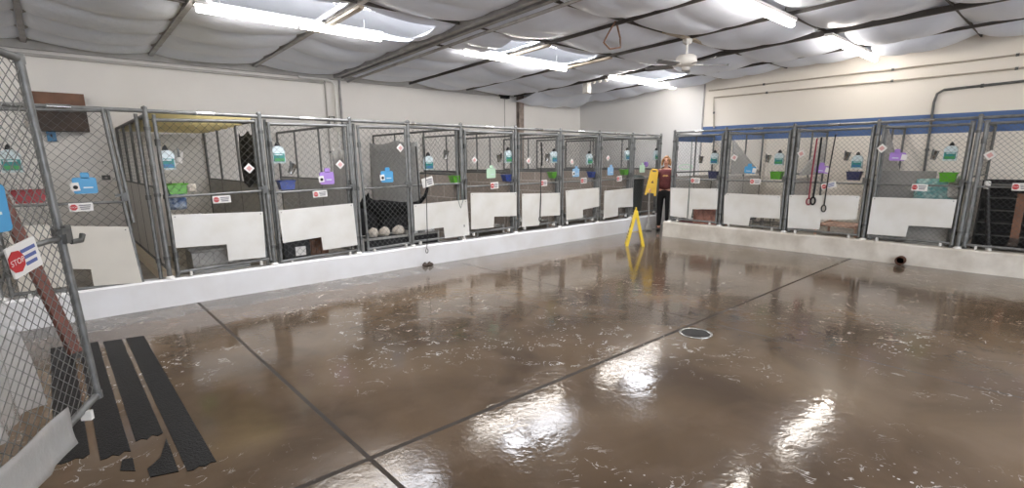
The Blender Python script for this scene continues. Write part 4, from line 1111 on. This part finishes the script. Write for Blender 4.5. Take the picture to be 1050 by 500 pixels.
# ------------------------------------------------------------------ skinned figures
def skin(name, joints, edges, m, root, parent=None, sub=2, rootj=None, label=None):
    me = bpy.data.meshes.new(name); keys = list(joints); idx = {k: i for i, k in enumerate(keys)}
    me.from_pydata([joints[k][0] for k in keys], [(idx[a], idx[b]) for a, b in edges], []); me.materials.append(m)
    o = bpy.data.objects.new(name, me); COL.objects.link(o); o.parent = parent or root
    sk = o.modifiers.new('skin', 'SKIN'); sk.use_smooth_shade = True; sk.branch_smoothing = .6
    lay = me.skin_vertices[0].data if me.skin_vertices else None
    if lay is None:
        bpy.context.view_layer.objects.active = o
        me.attributes  # data layer is made by the modifier
    for k in keys:
        r = joints[k][1]; r = (r, r) if not isinstance(r, tuple) else r
        me.skin_vertices[0].data[idx[k]].radius = r
        me.skin_vertices[0].data[idx[k]].use_root = (k == (rootj or keys[0]))
    ss = o.modifiers.new('sub', 'SUBSURF'); ss.levels = sub; ss.render_levels = sub
    return o

def person():
    root = thing('person', 'person in maroon shirt and black leggings holding a yellow sign in the corner passage', 'person', (10.27, 6.33, 0))
    root.rotation_euler = (0, 0, math.radians(-62))
    J = {'pel': ((0, 0, .90), (.145, .105)), 'waist': ((0, .0, 1.05), (.118, .09)), 'chest': ((0, .01, 1.22), (.14, .10)), 'uch': ((0, .015, 1.34), (.12, .085)),
         'neck': ((0, .01, 1.425), .05), 'neck2': ((0, -.005, 1.47), .047)}
    E_ = [('pel', 'waist'), ('waist', 'chest'), ('chest', 'uch'), ('uch', 'neck'), ('neck', 'neck2')]
    # her right arm is at -x (left in the picture); facing -y
    arms = {'r': [(-.165, .01, 1.345), (-.225, .0, 1.10), (-.27, -.20, .97), (-.285, -.26, .955)], 'l': [(.165, .01, 1.345), (.215, .02, 1.09), (.235, -.05, .87), (.238, -.065, .815)]}
    for s_, a in arms.items():
        for k, (p, r) in enumerate(zip(a, (.055, .042, .029, .027))):
            J['a%s%d' % (s_, k)] = (p, r)
        E_ += [('uch', 'a%s0' % s_)]+[('a%s%d' % (s_, k), 'a%s%d' % (s_, k+1)) for k in range(3)]
        w_ = Vector(a[3]); d = (Vector(a[3])-Vector(a[2])).normalized(); sx = -1 if s_ == 'r' else 1
        sidev = Vector((0, 0, 1)) if s_ == 'r' else Vector((0, -1, 0))
        J['p%s' % s_] = (tuple(w_+d*.04), (.036, .018)); E_.append(('a%s3' % s_, 'p%s' % s_))
        curl = Vector((-sx*1, 0, 0))
        for fi in range(4):
            off = sidev*(.030-.02*fi); ln = (.034, .038, .036, .028)[fi]
            b0 = w_+d*.075+off; b1 = b0+d*ln+curl*.008; b2 = b1+d*ln*.5+curl*ln*.7; b3 = b2-d*.004+curl*ln*.55
            pk = 'p%s' % s_
            for q, (bp, r) in enumerate(((b0, .0095), (b1, .0088), (b2, .0082), (b3, .007))):
                nm = 'f%s%d%d' % (s_, fi, q); J[nm] = (tuple(bp), r); E_.append((pk, nm)); pk = nm
        t0 = w_+d*.03+sidev*.034; t1 = t0+d*.03+sidev*.02+curl*.015; t2 = t1+d*.028+curl*.014; pk = 'p%s' % s_
        for q, (bp, r) in enumerate(((t0, .012), (t1, .0105), (t2, .008))):
            nm = 't%s%d' % (s_, q); J[nm] = (tuple(bp), r); E_.append((pk, nm)); pk = nm
    for s_, sx in (('r', -1), ('l', 1)):
        for k, (p, r) in enumerate((((sx*.085, 0, .82), .085), ((sx*.09, -.01, .48), .055), ((sx*.092, .015, .30), .05), ((sx*.092, .025, .085), .035), ((sx*.098, -.06, .045), .034), ((sx*.10, -.14, .034), .028))):
            J['l%s%d' % (s_, k)] = (p, r)
        E_ += [('pel', 'l%s0' % s_)]+[('l%s%d' % (s_, k), 'l%s%d' % (s_, k+1)) for k in range(5)]
    J['head0'] = ((0, -.005, 1.525), (.062, .07)); J['head1'] = ((0, 0, 1.585), (.072, .086)); J['head2'] = ((0, .005, 1.635), (.06, .072))
    J['chin'] = ((0, -.055, 1.49), .026); J['nose'] = ((0, -.088, 1.553), .011)
    E_ += [('neck2', 'head0'), ('head0', 'head1'), ('head1', 'head2'), ('head0', 'chin'), ('head1', 'nose')]
    body = skin('body', J, E_, G['skin'], root)
    # face details
    for sx in (-1, 1):
        me = MB().lathe([(0, -.009), (.007, -.006), (.009, 0), (.007, .006), (0, .009)], (sx*.030, -.076, 1.572), 8)
        o = me.build('eye', G['nose'], None, root)
        MB().lathe([(0, -.024), (.011, -.015), (.013, .008), (.006, .022), (0, .024)], (sx*.076, .005, 1.55), 8).build('ear', G['skin'], None, root)
        MB().tube([(sx*.016, -.083, 1.592), (sx*.03, -.085, 1.597), (sx*.045, -.078, 1.59)], .004, 6).build('eyebrow', G['hair'], None, root)
    MB().tube([(-.022, -.074, 1.513), (0, -.08, 1.51), (.022, -.074, 1.513)], .005, 6).build('mouth', mat('lips', '#a8605a', .5), None, root)
    # hair: swept back, shoulder-length locks
    HJ = {'c': ((0, .03, 1.60), (.085, .088)), 't': ((0, .02, 1.648), (.06, .065)), 'b': ((0, .075, 1.53), (.075, .05)), 'b2': ((0, .08, 1.45), (.07, .04)), 'f': ((0, -.045, 1.645), (.045, .022))}
    HE = [('c', 't'), ('c', 'b'), ('b', 'b2'), ('t', 'f')]
    for sx in (-1, 1):
        HJ['s%d' % sx] = ((sx*.075, -.005, 1.60), .024); HJ['u%d' % sx] = ((sx*.088, -.005, 1.53), .026); HJ['v%d' % sx] = ((sx*.085, -.01, 1.455), .02)
        HE += [('c', 's%d' % sx), ('s%d' % sx, 'u%d' % sx), ('u%d' % sx, 'v%d' % sx)]
    skin('hair', HJ, HE, G['hair'], root)
    # maroon shirt, waist bare strip as in the photograph
    SJ = {'w0': ((0, .0, .895), (.155, .12)), 'w': ((0, .0, 1.06), (.148, .115)), 'c': ((0, .01, 1.21), (.155, .115)), 'u': ((0, .013, 1.335), (.15, .105)), 'u2': ((0, .012, 1.39), (.12, .085)), 'n': ((0, .012, 1.445), (.07, .065))}
    SE = [('w0', 'w'), ('w', 'c'), ('c', 'u'), ('u', 'u2'), ('u2', 'n')]
    for sx, s_ in ((-1, 'r'), (1, 'l')):
        a = arms[s_]; m1_ = Vector(a[0]).lerp(Vector(a[1]), .75)
        SJ['s%s' % s_] = (a[0], .076); SJ['e%s' % s_] = (tuple(m1_), .06); SE += [('u', 's%s' % s_), ('s%s' % s_, 'e%s' % s_)]
    skin('shirt', SJ, SE, G['maroon'], root)
    MB().prism([(-.06, 1.24), (-.03, 1.22), (0, 1.235), (.03, 1.22), (.07, 1.245), (.03, 1.265), (0, 1.26), (-.03, 1.268)], lambda a, b, d: Vector((a, -.117-d, b)), 0, .006).build('shirt_print', mat('faded_gold_print', '#c99a63', .7), None, root)
    LJ = {'p': ((0, 0, .915), (.158, .118)), 'w': ((0, 0, 1.0), (.142, .11))}; LE = [('p', 'w')]
    for sx in (-1, 1):
        for k, (p_, r) in enumerate((((sx*.085, 0, .80), .096), ((sx*.09, -.01, .48), .066), ((sx*.092, .015, .30), .06), ((sx*.092, .025, .10), .045))):
            LJ['l%d%d' % (sx, k)] = (p_, r)
        LE += [('p', 'l%d0' % sx)]+[('l%d%d' % (sx, k), 'l%d%d' % (sx, k+1)) for k in range(3)]
    skin('leggings', LJ, LE, G['legg'], root)
    for sx in (-1, 1):
        skin('shoe', {'h': ((sx*.092, .045, .05), (.042, .045)), 'm': ((sx*.098, -.05, .045), .043), 't': ((sx*.102, -.155, .037), .036), 'a': ((sx*.092, .025, .09), .044)}, [('h', 'm'), ('m', 't'), ('h', 'a')], G['black'], root, sub=2)
    return root
pr = person()
# folded yellow sign in her right hand
bpy.context.view_layer.update()
hand = pr.matrix_world @ Vector((-.31, -.33, .97)) if False else (Matrix.Translation(pr.location) @ pr.rotation_euler.to_matrix().to_4x4()) @ Vector((-.30, -.33, .96))
fwd = Vector((-.85, -.52, 0)); sdv = Vector((-fwd.y, fwd.x, 0))   # to the picture's right is -sdv/sdv checked below
if sdv.dot(RT) < 0: sdv = -sdv
ts = thing('folded_floor_sign', "folded yellow floor sign held in the person's hand", 'floor sign', hand+Vector((0, 0, -.2)))
def PH(s, z, d=0):
    s *= .82; z *= .9
    return hand + sdv*.07 + sdv*(s*math.cos(.12)+z*math.sin(.12)-.02) + Vector((0, 0, z*math.cos(.12)-s*math.sin(.12)+.13)) + fwd*(-d)
for k, d in enumerate((-.018, .018)):
    pn = MB().prism([(-.15, -.30), (-.10, -.30), (-.09, -.24), (.09, -.24), (.10, -.30), (.15, -.30), (.10, .30), (.06, .33), (.05, .27), (-.05, .27), (-.06, .33), (-.10, .30)], PH, d-.012, d+.012).build('panel', G['yellow2'], ts)
    sg = -1 if k == 0 else 1
    MB().prism([(-.04, .0), (.04, .0), (0, .07)], PH, d+sg*.012, d+sg*.015).build('warning_triangle', G['brown'], ts, pn)
MB().tube([PH(-.07, .32), PH(.07, .32)], .016, 8).build('hinge', G['yellow2'], ts)
# mop standing in a grey bucket behind her, dark bin in the corner kennel
t = thing('mop', 'mop with a pale handle standing beside the person', 'mop', (10.0, 6.62, 0))
m0, m1_ = Vector((10.12, 6.60, .02)), Vector((10.1, 6.62, 1.0))
MB().tube([m0, m1_], .014, 8).build('handle', G['greyl'], t)
mb = MB()
for k in range(14):
    a = 2*PI*k/14; mb.tube([m0+Vector((0, 0, .18)), m0+Vector((.05*math.cos(a), .04*math.sin(a), .1)), m0+Vector((.08*math.cos(a), .06*math.sin(a), .0))], .014, 6)
mb.build('mop_head', G['grey'], t)
t = thing('waste_bin', 'dark green bin in the corner kennel behind the person', 'bin', (10.2, 7.15, KF))
MB().lathe([(.22, 0), (.235, .02), (.28, .86), (.29, .88), (.27, .88), (.225, .03), (0, .03)], (10.2, 7.17, KF), 24).build('tub', mat('dark_green_plastic', '#1f2b26', .45), t)
MB().lathe([(.30, .88), (.30, .92), (.2, .97), (0, .985)], (10.2, 7.17, KF), 24).build('lid', mat('dark_green_lid', '#26352e', .45), t)
p = L(664, 168.5); pillow((p[0], YL+.045, p[1]), .06, .06, .04, G['purple'], 'small purple cloth on the corner gate by the yellow folded sign', 'cloth', (PI/2, 0, 0))
t = thing('scoop', 'small white scoop on the curb left of the person', 'scoop', (9.75, 6.85, CURB))
MB().lathe([(.03, 0), (.06, .02), (.065, .06), (.055, .06), (.04, .02), (0, .012)], (9.75, 6.83, CURB), 14).build('bowl', G['greyl'], t)
MB().tube([(9.8, 6.83, CURB+.05), (9.88, 6.85, CURB+.09)], .01, 6).build('grip', G['black'], t)

# ------------------------------------------------------------------ the dog
def dog():
    x0, y0 = 4.15, 7.5
    root = thing('dog', 'black dog standing behind a dark cot and the sheetless gate, tail raised', 'dog', (x0, y0, KF))
    root.scale = (1.12, 1.12, 1.12)
    # local: +x towards its tail (picture right), head at -x
    J = {'hip': ((.30, 0, .50), (.11, .12)), 'loin': ((.12, 0, .51), (.10, .115)), 'rib': ((-.10, 0, .50), (.12, .15)), 'sho': ((-.26, 0, .51), (.115, .14)),
         'neck': ((-.38, -.01, .58), (.075, .085)), 'poll': ((-.46, -.03, .63), (.07, .075)), 'muz': ((-.55, -.07, .585), (.042, .045)), 'nos': ((-.61, -.09, .57), (.03, .03)),
         't0': ((.41, 0, .56), .035), 't1': ((.52, -.01, .66), .028), 't2': ((.56, -.02, .78), .024), 't3': ((.52, -.03, .86), .02), 't4': ((.45, -.03, .88), .014)}
    E_ = [('hip', 'loin'), ('loin', 'rib'), ('rib', 'sho'), ('sho', 'neck'), ('neck', 'poll'), ('poll', 'muz'), ('muz', 'nos'), ('hip', 't0'), ('t0', 't1'), ('t1', 't2'), ('t2', 't3'), ('t3', 't4')]
    for n_, sy in (('a', -1), ('b', 1)):
        dx = .03*sy
        J['f%s0' % n_] = ((-.25+dx, sy*.085, .36), .055); J['f%s1' % n_] = ((-.22+dx, sy*.09, .24), .037); J['f%s2' % n_] = ((-.24+dx, sy*.09, .10), .03); J['f%s3' % n_] = ((-.245+dx, sy*.09, .03), .032); J['f%s4' % n_] = ((-.30+dx, sy*.09, .022), .028)
        J['h%s0' % n_] = ((.30+dx, sy*.08, .38), (.07, .08)); J['h%s1' % n_] = ((.25+dx, sy*.09, .26), .05); J['h%s2' % n_] = ((.37+dx, sy*.09, .15), .032); J['h%s3' % n_] = ((.35+dx, sy*.09, .04), .03); J['h%s4' % n_] = ((.29+dx, sy*.09, .022), .028)
        E_ += [('sho', 'f%s0' % n_), ('hip', 'h%s0' % n_)]
        for k in range(4): E_ += [('f%s%d' % (n_, k), 'f%s%d' % (n_, k+1)), ('h%s%d' % (n_, k), 'h%s%d' % (n_, k+1))]
    for n_, sy in (('a', -1), ('b', 1)):
        J['e%s0' % n_] = ((-.455, sy*.05-.03, .69), .03); J['e%s1' % n_] = ((-.45, sy*.068-.03, .755), .01)
        E_ += [('poll', 'e%s0' % n_), ('e%s0' % n_, 'e%s1' % n_)]
    skin('body', J, E_, G['fur'], root, rootj='rib')
    MB().lathe([(0, -.018), (.016, -.008), (.018, .006), (0, .018)], (-.635, -.098, .575), 8).build('nose', G['nose'], None, root)
    for sy in (-1, 1): MB().lathe([(0, -.01), (.01, 0), (0, .01)], (-.52, sy*.042-.05, .625), 8).build('eye', mat('dog_eye', '#3a2412', .2), None, root)
    return root
dog()
dc = cot((3.92, 7.07, KF), (1.3, .34, 0), G['cloth'], 'black raised cot in front of the black dog', 'dog_cot', .2)
MB().box((3.92, 6.895, KF+.11), (1.28, .014, .2)).build('front_skirt', G['legg'], dc)
mb = MB(); n, k2 = 24, 8; v = []
for i in range(n+1):
    for j in range(k2+1):
        u, tt = i/n, j/k2; v.append((3.3+1.3*u, 7.82+.02*math.sin(21*u)*(1-tt)+.03*tt, KF+.003+.6*tt*(1-.05*math.sin(5*u))))
o = solo(mb.add(v, [(i*(k2+1)+j, i*(k2+1)+j+1, (i+1)*(k2+1)+j+1, (i+1)*(k2+1)+j) for i in range(n) for j in range(k2)], True), 'blanket', G['legg'], "black blanket propped up behind the black dog", 'blanket', loc=(3.95, 7.82, KF))
o.modifiers.new('thick', 'SOLIDIFY').thickness = .02
for k, (px_, r) in enumerate(((383, .085), (395, .085), (409.5, .1))):
    q = at(px_, 231.5, 1, 7.0)
    mb = MB(); prof = [(0, 0), (r*.8, .01), (r, .05), (r*.85, .09), (r*.5, .125), (0, .14)]
    mb.lathe(prof, (q.x, 7.03, KF+.21), 14)
    for i, p_ in enumerate(mb.v): p_ += Vector((.012*math.sin(i*5.3), .01*math.sin(i*2.9), .008*math.sin(i*4.1)*(p_.z > KF+.24)))
    solo(mb, 'plush_toy', G['plush'], ('leftmost', 'middle', 'rightmost, largest')[k]+' of three pale plush lumps on the dark cot before the dog', 'toy', 'pale plush lumps on the dark cot', loc=(q.x, 7.03, KF+.21))
